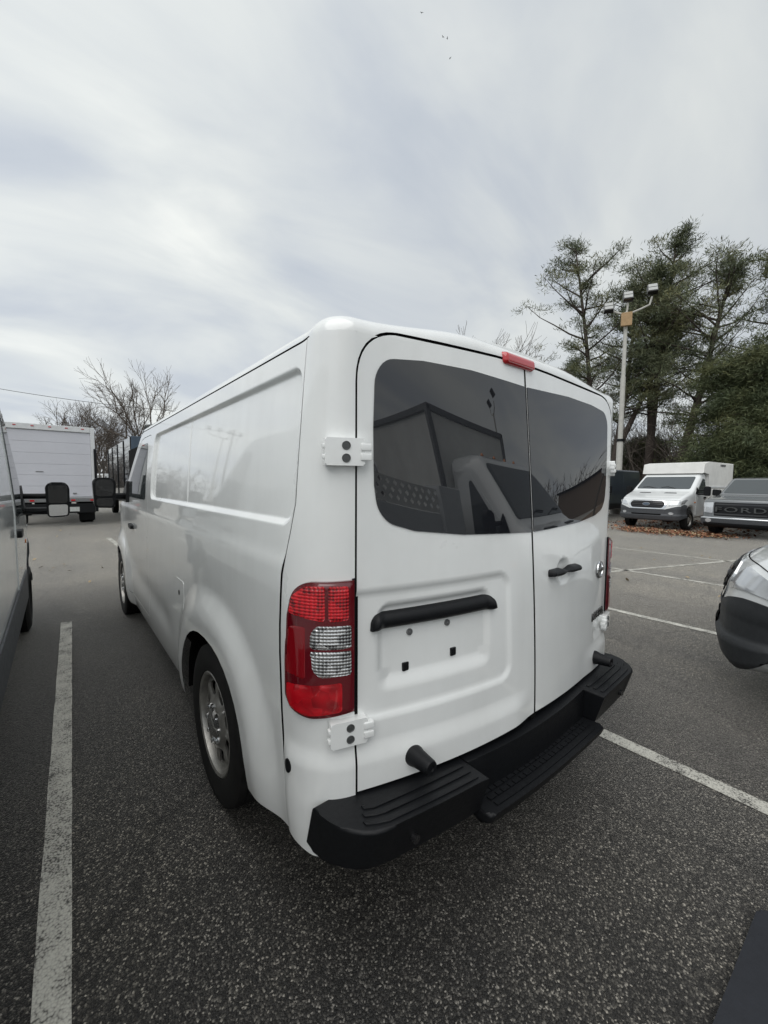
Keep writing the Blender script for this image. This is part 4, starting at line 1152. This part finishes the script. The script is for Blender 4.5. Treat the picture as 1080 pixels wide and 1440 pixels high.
text_obj('grille_lettering', 'FORD', .30, BOLTM, g, Matrix.Translation((0, -.02, .865)) @ Matrix.Rotation(math.pi, 4, 'Z') @ Matrix.Rotation(math.pi / 2, 4, 'X') @ Matrix.Diagonal((1.45, .72, 1, 1)), .02, 0, 1.15)
c.front('bumper', [(-.98, .40), (.98, .40), (.98, .60), (-.98, .60)], CLAD, .045, .05, .05)
c.front('bumper_trim', [(-.975, .575), (.975, .575), (.975, .605), (-.975, .605)], CHROME, .052, .05, .05)
c.front('lower_bumper', [(-.92, .36), (.92, .36), (.92, .47), (-.92, .47)], BLK, .052, .05, .05)
for sg in (-1, 1):
    c.front('headlamp', [(sg * a, b) for a, b in rounded([(.70, .74), (.95, .76), (.97, 1.06), (.70, 1.08)], .03)], LAMPW, .012)
    c.front('fog_lamp', ellipse(sg * .78, .52, .085, .05, 20), LAMPW, .058, .03)
    c.side('window', rounded([(-1.62, 1.33), (-3.55, 1.33), (-3.45, 1.74), (-2.15, 1.74)], .05), GLASS2, sg, .006)
    for yc in (-1.0, -4.6): simple_wheel(t, (sg * (W - .13), yc, .39), .39, .26, sg)
    bm = bmesh.new(); prism(bm, rounded([(-.10, -.11), (.12, -.10), (.12, .12), (-.10, .10)], .04), -.06, .06, .02, 2, axis='y'); bmesh.ops.translate(bm, verts=bm.verts[:], vec=(sg * (W + .14), -1.75, 1.36)); bm_obj('mirror', bm, BLK, t)
box_obj('underbody', (-.8, .8, -5.4, -.3, .38, .9), DARK, t, .01)

# white box truck seen from behind, far left
t = thing('box_truck', 'white box truck seen from behind with a closed roll-up door', 'truck', (-1.72, 17.0, 0))
X0, X1, Z0, Z1 = -1.24, 1.24, .98, 3.5
box_obj('cargo_box', (X0, X1, .06, 5.6, Z0, Z1), BOXT, t, .02)
for x in (X0, X1 - .13): box_obj('rear_frame', (x, x + .13, -.02, .08, Z0, Z1), BOXT, t, .015)
box_obj('rear_frame', (X0 + .13, X1 - .13, -.02, .08, Z1 - .19, Z1), BOXT, t, .015)
for k in range(6):
    z = Z0 + .06 + k * .376; d = box_obj('door_panel', (X0 + .135, X1 - .135, .025, .056, z, z + .372), BOXW, t, .004)
    if k == 2: box_obj('door_handle', (-.42, -.22, .01, .03, z + .1, z + .13), STEEL, d, .004)
    if k == 0: box_obj('door_handle', (.55, .66, -.0, .03, z + .1, z + .14), STEEL, d, .004)
for x in (-.9, -.45, 0, .45, .9): box_obj('roof_marker', (x - .04, x + .04, -.035, -.015, Z1 - .09, Z1 - .06), RED, t, .004)
for x in (X0 - .02, X1 - .05): box_obj('lift_rail', (x, x + .08, -.07, -.015, .5, 2.75 if x > 0 else 2.2), BLK, t, .01)
box_obj('rear_sill', (X0, X1, -.05, .1, .86, .98), STEEL, t, .01)
for x in (-1.1, -.55, 0, .55, 1.1): box_obj('tail_light', (x - .06, x + .06, -.062, -.046, .89, .95), RED, t, .004)
box_obj('under_bumper', (X0 + .05, X1 - .05, -.02, .12, .46, .80), BLK, t, .02)
box_obj('plate', (.42, .72, -.04, -.02, .52, .68), PLATE, t, .004)
box_obj('chassis', (-.5, .5, .1, 6.4, .5, .95), DARK, t, .01)
for sg in (-1, 1): simple_wheel(t, (sg * .98, 1.6, .42), .42, .46, sg); simple_wheel(t, (sg * .95, 6.6, .42), .42, .26, sg); box_obj('mud_flap', (sg * .98 - .24, sg * .98 + .24, 1.02, 1.03, .12, .8), BLK, t, .003)
box_obj('cab', (-1.05, 1.05, 5.7, 7.4, .6, 2.2), PAINT2, t, .2, 3)

# dark covered truck ahead of the cargo van
t = thing('box_truck', 'dark box truck with slate blue end, beyond the front of the cargo van', 'truck', (1.62, 15.2, 0))
box_obj('cargo_box', (-1.2, 1.2, .03, 8.0, .80, 3.14), DARKP, t, .02)
box_obj('end_panel', (-1.2, 1.2, -.03, .026, .80, 3.14), BLUEP, t, .015)
for y in (.03, 2.0, 4.0, 6.0, 7.95): box_obj('side_post', (-1.225, -1.203, y, y + .07, .82, 3.12), BLK, t, .004)
box_obj('side_rail', (-1.225, -1.203, .1, 7.95, .82, .92), STEEL, t, .004)
box_obj('chassis', (-.5, .5, .1, 8.6, .5, .78), DARK, t, .01)
box_obj('under_bumper', (-1.1, 1.1, .0, .12, .42, .62), BLK, t, .01)
for sg in (-1, 1): simple_wheel(t, (sg * .95, 1.5, .42), .42, .46, sg); simple_wheel(t, (sg * .95, 8.4, .42), .42, .26, sg)
box_obj('cab', (-1.05, 1.05, 8.1, 9.8, .6, 2.3), DARKP, t, .2, 3)
# white van far ahead in the gap between the two trucks
t = thing('delivery_van', 'small distant white van in the gap between the two box trucks', 'van', (.2, 46, 0), R(150))
delivery_van(t, PAINT2, emblem=False)

# white trailer with a perforated side board, behind the camera (seen in the rear window)
t = thing('utility_trailer', 'white utility trailer with perforated side board mirrored in the rear window', 'trailer', (.40, -2.5, 0))
box_obj('bed', (-.75, .95, -3.0, 0, .62, .72), BOXT, t, .01)
box_obj('front_board', (-.75, .95, -.04, 0, .72, 1.50), BOXT, t, .008)
for x0 in (-.75, .91): box_obj('side_board', (x0, x0 + .04, -3.0, -.04, .72, 1.48), BOXT, t, .006)
holes = []
for j in range(3):
    for i in range(26):
        cx_, cz_ = -.10 - i * .108 - (j % 2) * .05, 1.545 + j * .085; holes.append([(cx_ - .03, cz_), (cx_, cz_ - .03), (cx_ + .03, cz_), (cx_, cz_ + .03)])
for x0 in (-.73, .93):
    panel('perforated_rail', [(-3.0, 1.49), (-.02, 1.49), (-.02, 1.76), (-3.0, 1.76)], lambda P, D=0: np.stack([x0 + 0 * P[:, 0], P[:, 0], P[:, 1]], 1), DIRTW, t, holes=holes, step=(.3, .3), bstep=.2, rim=.01)
hz = []
for j in range(3):
    for i in range(14):
        cx_, cz_ = -.66 + i * .108 + (j % 2) * .05, 1.575 + j * .07; hz.append([(cx_ - .03, cz_), (cx_, cz_ - .03), (cx_ + .03, cz_), (cx_, cz_ + .03)])
panel('perforated_rail', [(-.73, 1.505), (.93, 1.505), (.93, 1.76), (-.73, 1.76)], lambda P, D=0: np.stack([P[:, 0], -.02 + 0 * P[:, 0], P[:, 1]], 1), DIRTW, t, holes=hz, step=(.3, .3), bstep=.2, rim=.01)
box_obj('tool_box', (.55, .95, -.4, .10, 1.20, 1.80), BOXT, t, .01)
for sg in (-1, 1): simple_wheel(t, (.1 + sg * .98, -1.7, .33), .33, .2, sg)
bm = bmesh.new(); tube(bm, [(.1, -3.0, .6), (.1, -4.2, .5)], .04, 8); bm_obj('drawbar', bm, BLK, t)


# ------------------------------------------------------------------ beyond the cars: verge, poles, trees
def at(px, depth):
    """ground position seen in column px of the photograph at a given distance"""
    a = yaw + math.atan((px - 540) / 570.0)
    return CAM[0] + depth * math.sin(a), CAM[1] + depth * math.cos(a)
def sheet(name, pts, z, m):
    me = bpy.data.meshes.new(name); me.from_pydata([(x, y, z) for x, y in pts], [], [tuple(range(len(pts)))]); return struct(link(name, me, m))
sheet('woodland_floor', [(24.5, 22), (23.5, 4), (21.8, -12), (90, -12), (120, 90), (40, 90)], .02, LITTER)
# kerb along the verge
bm = bmesh.new(); pr = [(24.5, 22), (23.5, 4), (21.8, -12)]
for a, b in zip(pr, pr[1:]):
    d = Vector((b[0] - a[0], b[1] - a[1])); n = Vector((d.y, -d.x)).normalized() * .09
    prism(bm, [(a[0] + n.x, a[1] + n.y), (b[0] + n.x, b[1] + n.y), (b[0] - n.x, b[1] - n.y), (a[0] - n.x, a[1] - n.y)], -.02, .13, .02, 1)
struct(bm_obj('kerb', bm, mat('concrete_kerb', (.36, .35, .33), .85, noise=(5, .3))))

LENSG = mat('lamp_lens_grey', (.42, .43, .42), .3, noise=(20, .2))
def lamp_post(name_label, loc, rz, H, heads, grp=None):
    t = thing('lamp_post', name_label, 'lamp post', loc, rz, grp)
    bm = bmesh.new(); tube(bm, [(0, 0, .3), (0, 0, H * .36), (0, 0, H * .37), (0, 0, H * .68), (0, 0, H * .69), (0, 0, H)], [.16, .16, .125, .125, .10, .09], 14); bm_obj('pole', bm, GALV, t)
    bm = bmesh.new(); lathe(bm, [(0, .34), (.62, .34), (.66, .30), (.66, 0)], 20, 'z'); bm_obj('base', bm, mat('pole_concrete', (.4, .39, .36), .9, noise=(8, .2)), t)
    bm = bmesh.new(); lathe(bm, [(-.03, .15), (-.03, .19), (.10, .19), (.10, .15)], 14, 'z', (0, 0, H * .37), closed=True); bm_obj('collar', bm, BLK, t)
    for xs_, zc in heads:
        bm = bmesh.new(); tube(bm, [(0, 0, H - .15), (xs_ * .55, 0, H + .05), (xs_ * .92, 0, H + .22), (xs_, 0, H + .62)], .05, 8); bm_obj('arm', bm, GALV, t)
        bm = bmesh.new(); box(bm, xs_ - .24, xs_ + .24, -.16, .12, H + zc - .26, H + zc + .29, .04)
        bmesh.ops.rotate(bm, cent=(xs_, 0, H + zc), matrix=Matrix.Rotation(R(-32), 3, 'X'), verts=bm.verts[:]); h = bm_obj('lamp_head', bm, BLKG, t)
        for dz in (-.115, .145):
            bm = bmesh.new(); box(bm, xs_ - .20, xs_ + .20, -.185, -.158, H + zc + dz - .11, H + zc + dz + .11, .01)
            bmesh.ops.rotate(bm, cent=(xs_, 0, H + zc), matrix=Matrix.Rotation(R(-32), 3, 'X'), verts=bm.verts[:]); bm_obj('lamp_lens', bm, LENSG, h)
    return t
x, y = at(868, 26.0)
lp = lamp_post('pale grey lamp post with three floodlights and a tan box in front of the pines', (x, y, 0), R(-62), 10.9, [(-.85, .30), (.05, .75), (1.15, .95)])
box_obj('junction_box', (-.26, .26, -.30, -.12, 10.1, 10.8), TAN, lp, .03)
lamp_post('tall lamp post with four floodlights mirrored in the side of the cargo van', (-15.3, 52, 0), R(10), 10.5, [(-2.0, 1.0), (-.7, 1.0), (.7, 1.0), (2.0, 1.0)])
lamp_post('twin-headed lamp post mirrored in the rear window of the cargo van', (20.5, -17.0, 0), R(120), 9.2, [(-.9, .9), (.9, 1.1)])

# --- vegetation meshes
def tubes_np(segs, n=5):
    """segs: list of (p0, p1, r0, r1) -> verts, quads"""
    S_ = np.array([[*a, *b, r0, r1] for a, b, r0, r1 in segs]); p0, p1 = S_[:, :3], S_[:, 3:6]
    d = p1 - p0; d /= np.linalg.norm(d, axis=1)[:, None] + 1e-9
    ref = np.where(np.abs(d[:, 2:3]) < .9, [[0, 0, 1.]], [[1., 0, 0]]); a = np.cross(d, ref); a /= np.linalg.norm(a, axis=1)[:, None]; b = np.cross(d, a)
    V = []
    for p, r in ((p0, S_[:, 6]), (p1, S_[:, 7])):
        for k in range(n):
            t = 2 * math.pi * k / n; V.append(p + (a * math.cos(t) + b * math.sin(t)) * r[:, None])
    V = np.stack(V, 1).reshape(-1, 3); m = len(S_); b0 = np.arange(m)[:, None] * 2 * n
    F = np.concatenate([b0 + np.array([[k, (k + 1) % n, n + (k + 1) % n, n + k]]) for k in range(n)], 0)
    return V, F
def unit(v): return v / (np.linalg.norm(v) + 1e-9)
def sprays(centers, dirs, per, size, spread, rg):
    """needle sprays: thin pointed faces fanned round each clump centre"""
    n = len(centers) * per
    c = np.repeat(np.array(centers), per, 0) + rg.normal(0, 1, (n, 3)) * np.array(spread)
    d = np.repeat(np.array(dirs), per, 0) * .9 + rg.normal(0, .75, (n, 3)); d /= np.linalg.norm(d, axis=1)[:, None]
    u = np.cross(d, rg.normal(0, 1, (n, 3))); u /= np.linalg.norm(u, axis=1)[:, None] + 1e-9
    L = size * rg.uniform(.6, 1.25, (n, 1)); wd = L * rg.uniform(.06, .13, (n, 1))
    V = np.stack([c - u * wd, c + d * L * .55 - u * wd * .2 + u * wd, c + d * L], 1).reshape(-1, 3)
    return V, np.arange(n * 3).reshape(-1, 3)
def pine(label, px, dist, H, lean, seed, first=.38, spread=.20, dens=1.0, fork=None, grp='tall pines behind the parked trucks', col=None, tr=.24, loc=None):
    rg = np.random.default_rng(seed)
    x, y = at(px, dist) if loc is None else loc
    t = thing('pine_tree', label, 'pine tree', (x, y, 0), 0, grp)
    side = np.array([Rv[0], Rv[1], 0.0])
    def stem(base, top, n=12, wob=.25):
        k = np.linspace(0, 1, n); P = base + (top - base) * k[:, None]
        ph = rg.uniform(0, 6, 2); P[:, 0] += wob * np.sin(k * 4.2 + ph[0]) * k; P[:, 1] += wob * np.sin(k * 3.7 + ph[1]) * k
        return P
    stems = [stem(np.array([0, 0, -.1]), side * lean + np.array([0, 0, H]))]
    if fork: stems.append(stem(stems[0][3] * 1.0, side * fork[0] + np.array([rg.normal(0, .4), rg.normal(0, .4), H * fork[1]])))
    segs = []; cen = []; dr = []
    for si, P in enumerate(stems):
        n = len(P); rad = tr * (1 - np.linspace(0, 1, n)) ** .8 + .03
        if si: rad *= .75
        for i in range(n - 1): segs.append((P[i], P[i + 1], rad[i], rad[i + 1]))
        nb = int(68 * dens)
        for j in range(nb):
            h = first + (1 - first) * (j + rg.uniform(0, 1)) / nb
            i = min(n - 2, int(h * (n - 1))); f = h * (n - 1) - i; p = P[i] * (1 - f) + P[i + 1] * f
            rel = (h - first) / (1 - first)
            Lb = H * spread * (.55 + .75 * math.sin(math.pi * min(1, rel * .8 + .22))) * rg.choice([.35, .6, .8, 1.0, 1.25, 1.55]) * rg.uniform(.85, 1.1) * (1.0 if rel < .8 else .62)
            if math.sin(j * .9 + seed) > .72: continue
            az = rg.uniform(0, 2 * math.pi); up = rg.uniform(-.08, .30) + rel * .55
            d = unit(np.array([math.cos(az), math.sin(az), up]))
            q = p; ns = 4; prev = p
            for s_ in range(ns):
                d = unit(d + rg.normal(0, .13, 3) + np.array([0, 0, .07])); q = prev + d * Lb / ns
                segs.append((prev, q, .055 * (1 - s_ / ns) + .014, .055 * (1 - (s_ + 1) / ns) + .010))
                if s_ >= 1:
                    for _ in range((1 if rg.uniform() < .6 else 2) if s_ < 3 else 3):
                        tw = unit(d * rg.uniform(.3, 1) + rg.normal(0, .6, 3) * np.array([1, 1, .35]) + np.array([0, 0, .15])); e = prev + (q - prev) * rg.uniform(.2, 1) + tw * Lb * rg.uniform(.06, .24)
                        segs.append((q, e, .014, .006)); cen.append(e); dr.append(unit(tw + np.array([0, 0, .5])))
                prev = q
        for _ in range(4): cen.append(P[-1] + rg.normal(0, .12, 3) + np.array([0, 0, rg.uniform(-.5, .2)])); dr.append(np.array([0, 0, 1.]))
    V, F = tubes_np(segs, 6); tk = np_mesh('trunk', V, F, BARK, t)
    V, F = sprays(cen, dr, 52, .30, (.26, .26, .10), rg); np_mesh('crown', V, F, col or PINE, t, smooth=False)
    return t
pine('slender pine with a bent broken top, leftmost of the tall pines', 838, 32, 17.4, -1.9, 11, .36, .135, .85, tr=.22)
pine('forked pine leaning left behind the lamp post', 852, 31, 14.0, 1.6, 23, .40, .14, .75, fork=(3.4, .86), tr=.24)
pine('tallest straight pine, right of the lamp post', 906, 32, 17.3, 1.0, 31, .36, .14, .95, fork=(-.6, .86), tr=.28)
pine('wide pine leaning right above the utility truck', 935, 30, 14.2, 3.4, 47, .38, .18, 1.0, tr=.28)
pine('broad pine with a drooping crown at the right edge', 1075, 31, 14.0, .4, 53, .28, .19, 1.0, tr=.28)
pine('small yellow-green pine low behind the lamp post', 800, 36, 11.5, .4, 61, .22, .17, .9, tr=.18)
def cedar(label, px, dist, H, rad, seed, grp='dark evergreens behind the pickup'):
    rg = np.random.default_rng(seed); x, y = at(px, dist)
    t = thing('cedar_tree', label, 'evergreen tree', (x, y, 0), 0, grp)
    segs = [(np.array([0, 0, -.1]), np.array([.1, 0, H * .5]), .22, .13), (np.array([.1, 0, H * .5]), np.array([0, 0, H * .97]), .13, .03)]; cen, dr = [], []
    for j in range(95):
        h = .10 + .88 * (j + rg.uniform()) / 95; az = rg.uniform(0, 6.283); Lb = rad * (1 - .72 * h) * rg.uniform(.6, 1.2)
        d = np.array([math.cos(az), math.sin(az), rg.uniform(-.25, .12)]); p = np.array([0, 0, H * h])
        segs.append((p, p + d * Lb, .035, .008))
        for k in range(7):
            f = rg.uniform(.3, 1.05); cen.append(p + d * Lb * f + rg.normal(0, .2, 3)); dr.append(unit(d + np.array([0, 0, -.2]) + rg.normal(0, .3, 3)))
    V, F = tubes_np(segs, 5); np_mesh('trunk', V, F, BARK, t)
    V, F = sprays(cen, dr, 95, .26, (.32, .32, .13), rg); np_mesh('crown', V, F, CEDAR, t, smooth=False)
cedar('dark drooping evergreen behind the grey pickup, nearest the utility truck', 1030, 27, 8.2, 3.4, 5)
cedar('taller dark evergreen cut off by the right edge', 1095, 26, 9.0, 3.6, 6)
cedar('low olive evergreen between the pine trunks left of the utility truck', 850, 35, 4.2, 2.0, 8, 'low evergreens under the pines')
cedar('low olive evergreen under the forked pine', 905, 37, 5.2, 2.4, 9, 'low evergreens under the pines')

def bare_tree(label, x, y, H, seed, stems=1, r0=.22, depth=6, grp=None, spread=.5, m=TWIG, name='bare_tree', fine=.011):
    rg = np.random.default_rng(seed); t = thing(name, label, 'bare tree' if name == 'bare_tree' else 'shrub', (x, y, 0), 0, grp)
    big, small = [], []
    def grow(p, d, L, r, k):
        n = 3; prev = p
        for i in range(n):
            d = unit(d + rg.normal(0, .10, 3) + np.array([0, 0, .05])); q = prev + d * L / n; ra = r * (1 - .3 * i / n); rb = r * (1 - .3 * (i + 1) / n)
            (big if k <= 1 else small).append((prev, q, max(ra, fine), max(rb, fine))); prev = q
            if k > 0 and i < n - 1 and k < depth and rg.uniform() < .75:
                e = unit(d + unit(np.cross(d, rg.normal(0, 1, 3))) * rg.uniform(.6, 1.0)); grow(q, e, L * rg.uniform(.5, .68), r * .45, k + 1)
        if k < depth:
            for _ in range(2 if k else 4):
                e = unit(d + unit(np.cross(d, rg.normal(0, 1, 3))) * rg.uniform(.28, .28 + spread)); grow(prev, e, L * rg.uniform(.64, .84), r * .62, k + 1)
    for s_ in range(stems):
        b = np.array([0, 0, -.1]) + (rg.normal(0, .5, 3) * np.array([1, 1, 0]) if stems > 1 else 0)
        grow(b, unit(np.array([0, 0, 1.]) + (rg.normal(0, .2, 3) if stems > 1 else rg.normal(0, .05, 3))), H * .30, r0, 0)
    V, F = tubes_np(big, 6); np_mesh('trunk', V, F, BARKG, t)
    if small: V, F = tubes_np(small, 3); np_mesh('crown', V, F, m, t)
    return t
for lab, px, dist, H, seed, st in (('low spreading bare tree above the white box truck', 72, 52, 10.0, 3, 1),
                                   ('tall fan-shaped bare tree right of the white box truck', 200, 45, 11.6, 4, 1),
                                   ('thin many-stemmed bare tree beside the fan-shaped one', 158, 47, 9.0, 15, 2)):
    x, y = at(px, dist); bare_tree(lab, x, y, H, seed, st, grp='bare trees on the far left', r0=.20 if st == 1 else .09, depth=6, fine=.009, spread=.34)
for lab, px, dist, H, seed in (('bare treetop showing above the cargo van roof, left one', 664, 44, 19.0, 21), ('thin bare treetop beside the red brake lamp', 708, 46, 19.5, 22)):
    x, y = at(px, dist); bare_tree(lab, x, y, H, seed, 1, .22, 6 if seed == 21 else 5, 'bare treetops over the van roof', .42, fine=.014)
x, y = 26.0, -6.0
bare_tree('bare tree mirrored at the right end of the rear window', x, y, 9.5, 33, 1, .16, 5)
# brush: a tangle of bare stems behind the parked row, and a far wood all round
def brush(name, pts, count, h0, h1, seed, m, wid, rr=.012):
    rg = np.random.default_rng(seed); segs = []
    P = np.array(pts, float); L = np.hypot(*np.diff(P, axis=0).T); ca = np.concatenate([[0], np.cumsum(L)])
    for _ in range(count):
        u = rg.uniform(0, ca[-1]); b = np.array([np.interp(u, ca, P[:, 0]) + rg.normal(0, wid), np.interp(u, ca, P[:, 1]) + rg.normal(0, wid), 0]); h = rg.uniform(h0, h1)
        p = b; d = unit(np.array([rg.normal(0, .25), rg.normal(0, .25), 1]))
        for i in range(4):
            q = p + d * h / 4; segs.append((p, q, rr * (1.6 - i * .3), rr * (1.3 - i * .3)))
            for _k in range(3):
                e = unit(d + rg.normal(0, .55, 3)); segs.append((q, q + e * h * rg.uniform(.08, .28), rr * .8, rr * .4))
            d = unit(d + rg.normal(0, .2, 3)); p = q
    V, F = tubes_np(segs, 3); return stuff(np_mesh(name, V, F, m))
b0, b1, b2, b3 = at(775, 40), at(860, 38), at(960, 36), at(1110, 34)
brush('undergrowth', [b0, b1, b2, b3], 1500, 1.2, 7.0, 71, TWIG, 2.6, .016)
brush('undergrowth', [at(775, 30), at(860, 29), at(960, 28), at(1110, 27)], 500, .6, 2.6, 72, TWIG, 1.0, .012)
FAR = mat('far_wood', (.14, .12, .105), .95, noise=(.25, .4))
ring = [at(a, 120) for a in (780, 880, 980, 1090, 1300)]
brush('far_wood', [at(-150, 130), at(60, 130), at(200, 130), at(420, 130), at(700, 130), at(900, 110), at(1300, 100)], 2600, 4, 11, 73, FAR, 6, .09)
brush('far_wood', [(-60, 90), (-90, 20), (-70, -60), (0, -90), (60, -80), (100, -30)], 1500, 4, 10, 74, FAR, 6, .09)

# overhead wire from pole to pole
def utility_pole(label, x, y, H):
    t = thing('utility_pole', label, 'utility pole', (x, y, 0)); bm = bmesh.new(); tube(bm, [(0, 0, -.1), (0, 0, H)], [.16, .11], 10); bm_obj('pole', bm, BARKG, t)
    box_obj('crossarm', (-1.1, 1.1, -.06, .06, H - .9, H - .75), BARKG, t, .01)
    for x_ in (-.95, 0, .95):
        bm = bmesh.new(); lathe(bm, [(0, .05), (.05, .06), (.1, .04), (.16, .05), (.16, 0)], 10, 'z', (x_, 0, H - .75)); bm_obj('insulator', bm, CHROME, t)
ax, ay = at(-260, 60); bx, by_ = at(360, 44)
utility_pole('wooden utility pole beyond the left edge carrying the overhead wire', ax, ay, 13.0)
utility_pole('wooden utility pole hidden behind the cargo van carrying the overhead wire', bx, by_, 8.6)
bm = bmesh.new(); A_ = Vector((ax, ay, 12.6)); B_ = Vector((bx, by_, 8.4)); wp = [A_.lerp(B_, k / 24) - Vector((0, 0, 1.1 * 4 * (k / 24) * (1 - k / 24))) for k in range(25)]
tube(bm, wp, .022, 5); tag(bm_obj('overhead_wire', bm, BLK), 'single dark overhead wire across the sky on the left', 'wire')

# low office building behind the camera (mirrored in the right window)
t = thing('office_building', 'low tan brick building with dark windows mirrored at the right of the rear window', 'building', (66, -17, 0), R(98))
box_obj('wall', (-9, 9, 0, 8, 0, 4.6), BRICKB, t, .02)
box_obj('roof', (-9.3, 9.3, -.3, 8.3, 4.6, 4.9), BLK, t, .03)
for k in range(7):
    x0 = -8 + k * 2.3
    wf = box_obj('window', (x0, x0 + 1.7, -.06, .02, 1.2, 3.4), BOXT, t, .01); 
    for j in (0, 1): box_obj('pane', (x0 + .08 + j * .8, x0 + .82 + j * .8, -.075, -.055, 1.28, 3.32), GLASS2, wf, .002)

# fallen leaves
def leaves(name, n, gen, size, m, seed, zmax):
    rg = np.random.default_rng(seed); C = gen(rg, n); V = []; 
    a = rg.uniform(0, 6.283, n); s_ = size * rg.uniform(.6, 1.3, n); tx = rg.normal(0, .35, n); ty = rg.normal(0, .35, n); z0 = rg.uniform(.008, zmax, n)
    prof_ = [(0, -1), (.55, -.3), (.45, .35), (0, 1), (-.45, .35), (-.55, -.3)]
    for u, v in prof_:
        X = (u * np.cos(a) - v * np.sin(a)) * s_; Y = (u * np.sin(a) + v * np.cos(a)) * s_
        V.append(np.stack([C[:, 0] + X, C[:, 1] + Y, z0 + s_ * .35 + X * tx + Y * ty + .25 * s_ * abs(u)], 1))
    V = np.stack(V, 1).reshape(-1, 3); b = np.arange(n)[:, None] * 6
    F = np.concatenate([b + np.array([[0, 1, 2, 3]]), b + np.array([[0, 3, 4, 5]])], 0)
    V[:, 2] = np.maximum(V[:, 2], .005)
    return stuff(np_mesh(name, V, F, m, smooth=False))
def gp(rg, n):
    u = rg.uniform(0, 1, n); c = np.stack([13.9 + u * .1, 4.75 - u * 2.7], 1); return c + np.stack([rg.normal(.35, .38, n), rg.normal(0, .25, n)], 1)
leaves('leaf_pile', 2000, gp, .042, LEAFB, 81, .07)
leaves('leaf_pile', 700, gp, .040, LEAFP, 86, .075)
def gu(rg, n): return np.stack([rg.uniform(14.6, 21, n), rg.uniform(1.5, 6.5, n)], 1)
leaves('leaf_pile', 1200, gu, .05, LEAFB, 82, .02)
leaves('scattered_leaves', 60, lambda rg, n: np.stack([rg.uniform(2.5, 16, n), rg.uniform(-.5, 9, n)], 1), .036, LEAFP, 83, .012)
leaves('scattered_leaves', 46, lambda rg, n: np.stack([rg.uniform(-3.2, 1.5, n), rg.uniform(6.5, 16, n)], 1), .036, LEAFP, 84, .012)

# birds high overhead
for k, (px_, py_) in enumerate(((593, 18), (623, 52), (629, 54), (633, 82))):
    d = Fv + Rr * (px_ - 540) / 570 - Ur * (py_ - 720) / 570; p = CAM + d * (70 + 3 * k)
    bm = bmesh.new(); tube(bm, [(-.25, 0, 0), (-.1, 0, .03), (.15, 0, .03), (.27, 0, .05), (.33, 0, .05)], [.01, .06, .07, .04, .01], 6)
    for sg in (-1, 1):
        vv = [bm.verts.new(q) for q in ((.1, sg * .03, .05), (-.08, sg * .03, .05), (-.12, sg * .32, .16), (-.06, sg * .62, .08), (.06, sg * .30, .17))]; bm.faces.new(vv)
    o = bm_obj('bird', bm, BLK); o.scale = (.55, .55, .55); o.location = p; o.rotation_euler = (0, 0, 1.0 + k * .7)
    tag(o, ['tiny dark bird nearest the top edge of the sky', 'tiny dark bird, left one of a close pair', 'tiny dark bird, right one of a close pair', 'lowest of the tiny dark birds in the sky'][k], 'bird', 'birds high overhead')

# black padded mat in the corner
pl = [(.372, -.838), (.39, -.86), (1.1, -1.45), (.55, -2.1), (-.9, -1.5), (-.6, -.81)]
t = thing('rubber_mat', 'black quilted mat lying on the asphalt in the lower right corner', 'mat', (0, 0, 0))
bm = bmesh.new(); prism(bm, rounded(pl, .02), .004, .032, .008, 2); mb_ = bm_obj('mat_base', bm, RUBM, t)
bm = bmesh.new()
for k in range(5):
    a_ = Vector((.40 - .16 * k, -.90 - .03 * k)); b_ = a_ + Vector((.55, -.62)); n_ = Vector((.62, .55)).normalized() * .004
    prism(bm, [tuple(a_ + n_), tuple(b_ + n_), tuple(b_ - n_), tuple(a_ - n_)], .028, .0345, .002, 1)
for k in range(4):
    a_ = Vector((.40 + .12 * k, -.93 - .13 * k)); b_ = a_ + Vector((-.62, -.16)); n_ = Vector((-.16, .62)).normalized() * .004
    prism(bm, [tuple(a_ + n_), tuple(b_ + n_), tuple(b_ - n_), tuple(a_ - n_)], .028, .0352, .002, 1)
stuff(bm_obj('quilt_seam', bm, RUBM, mb_))
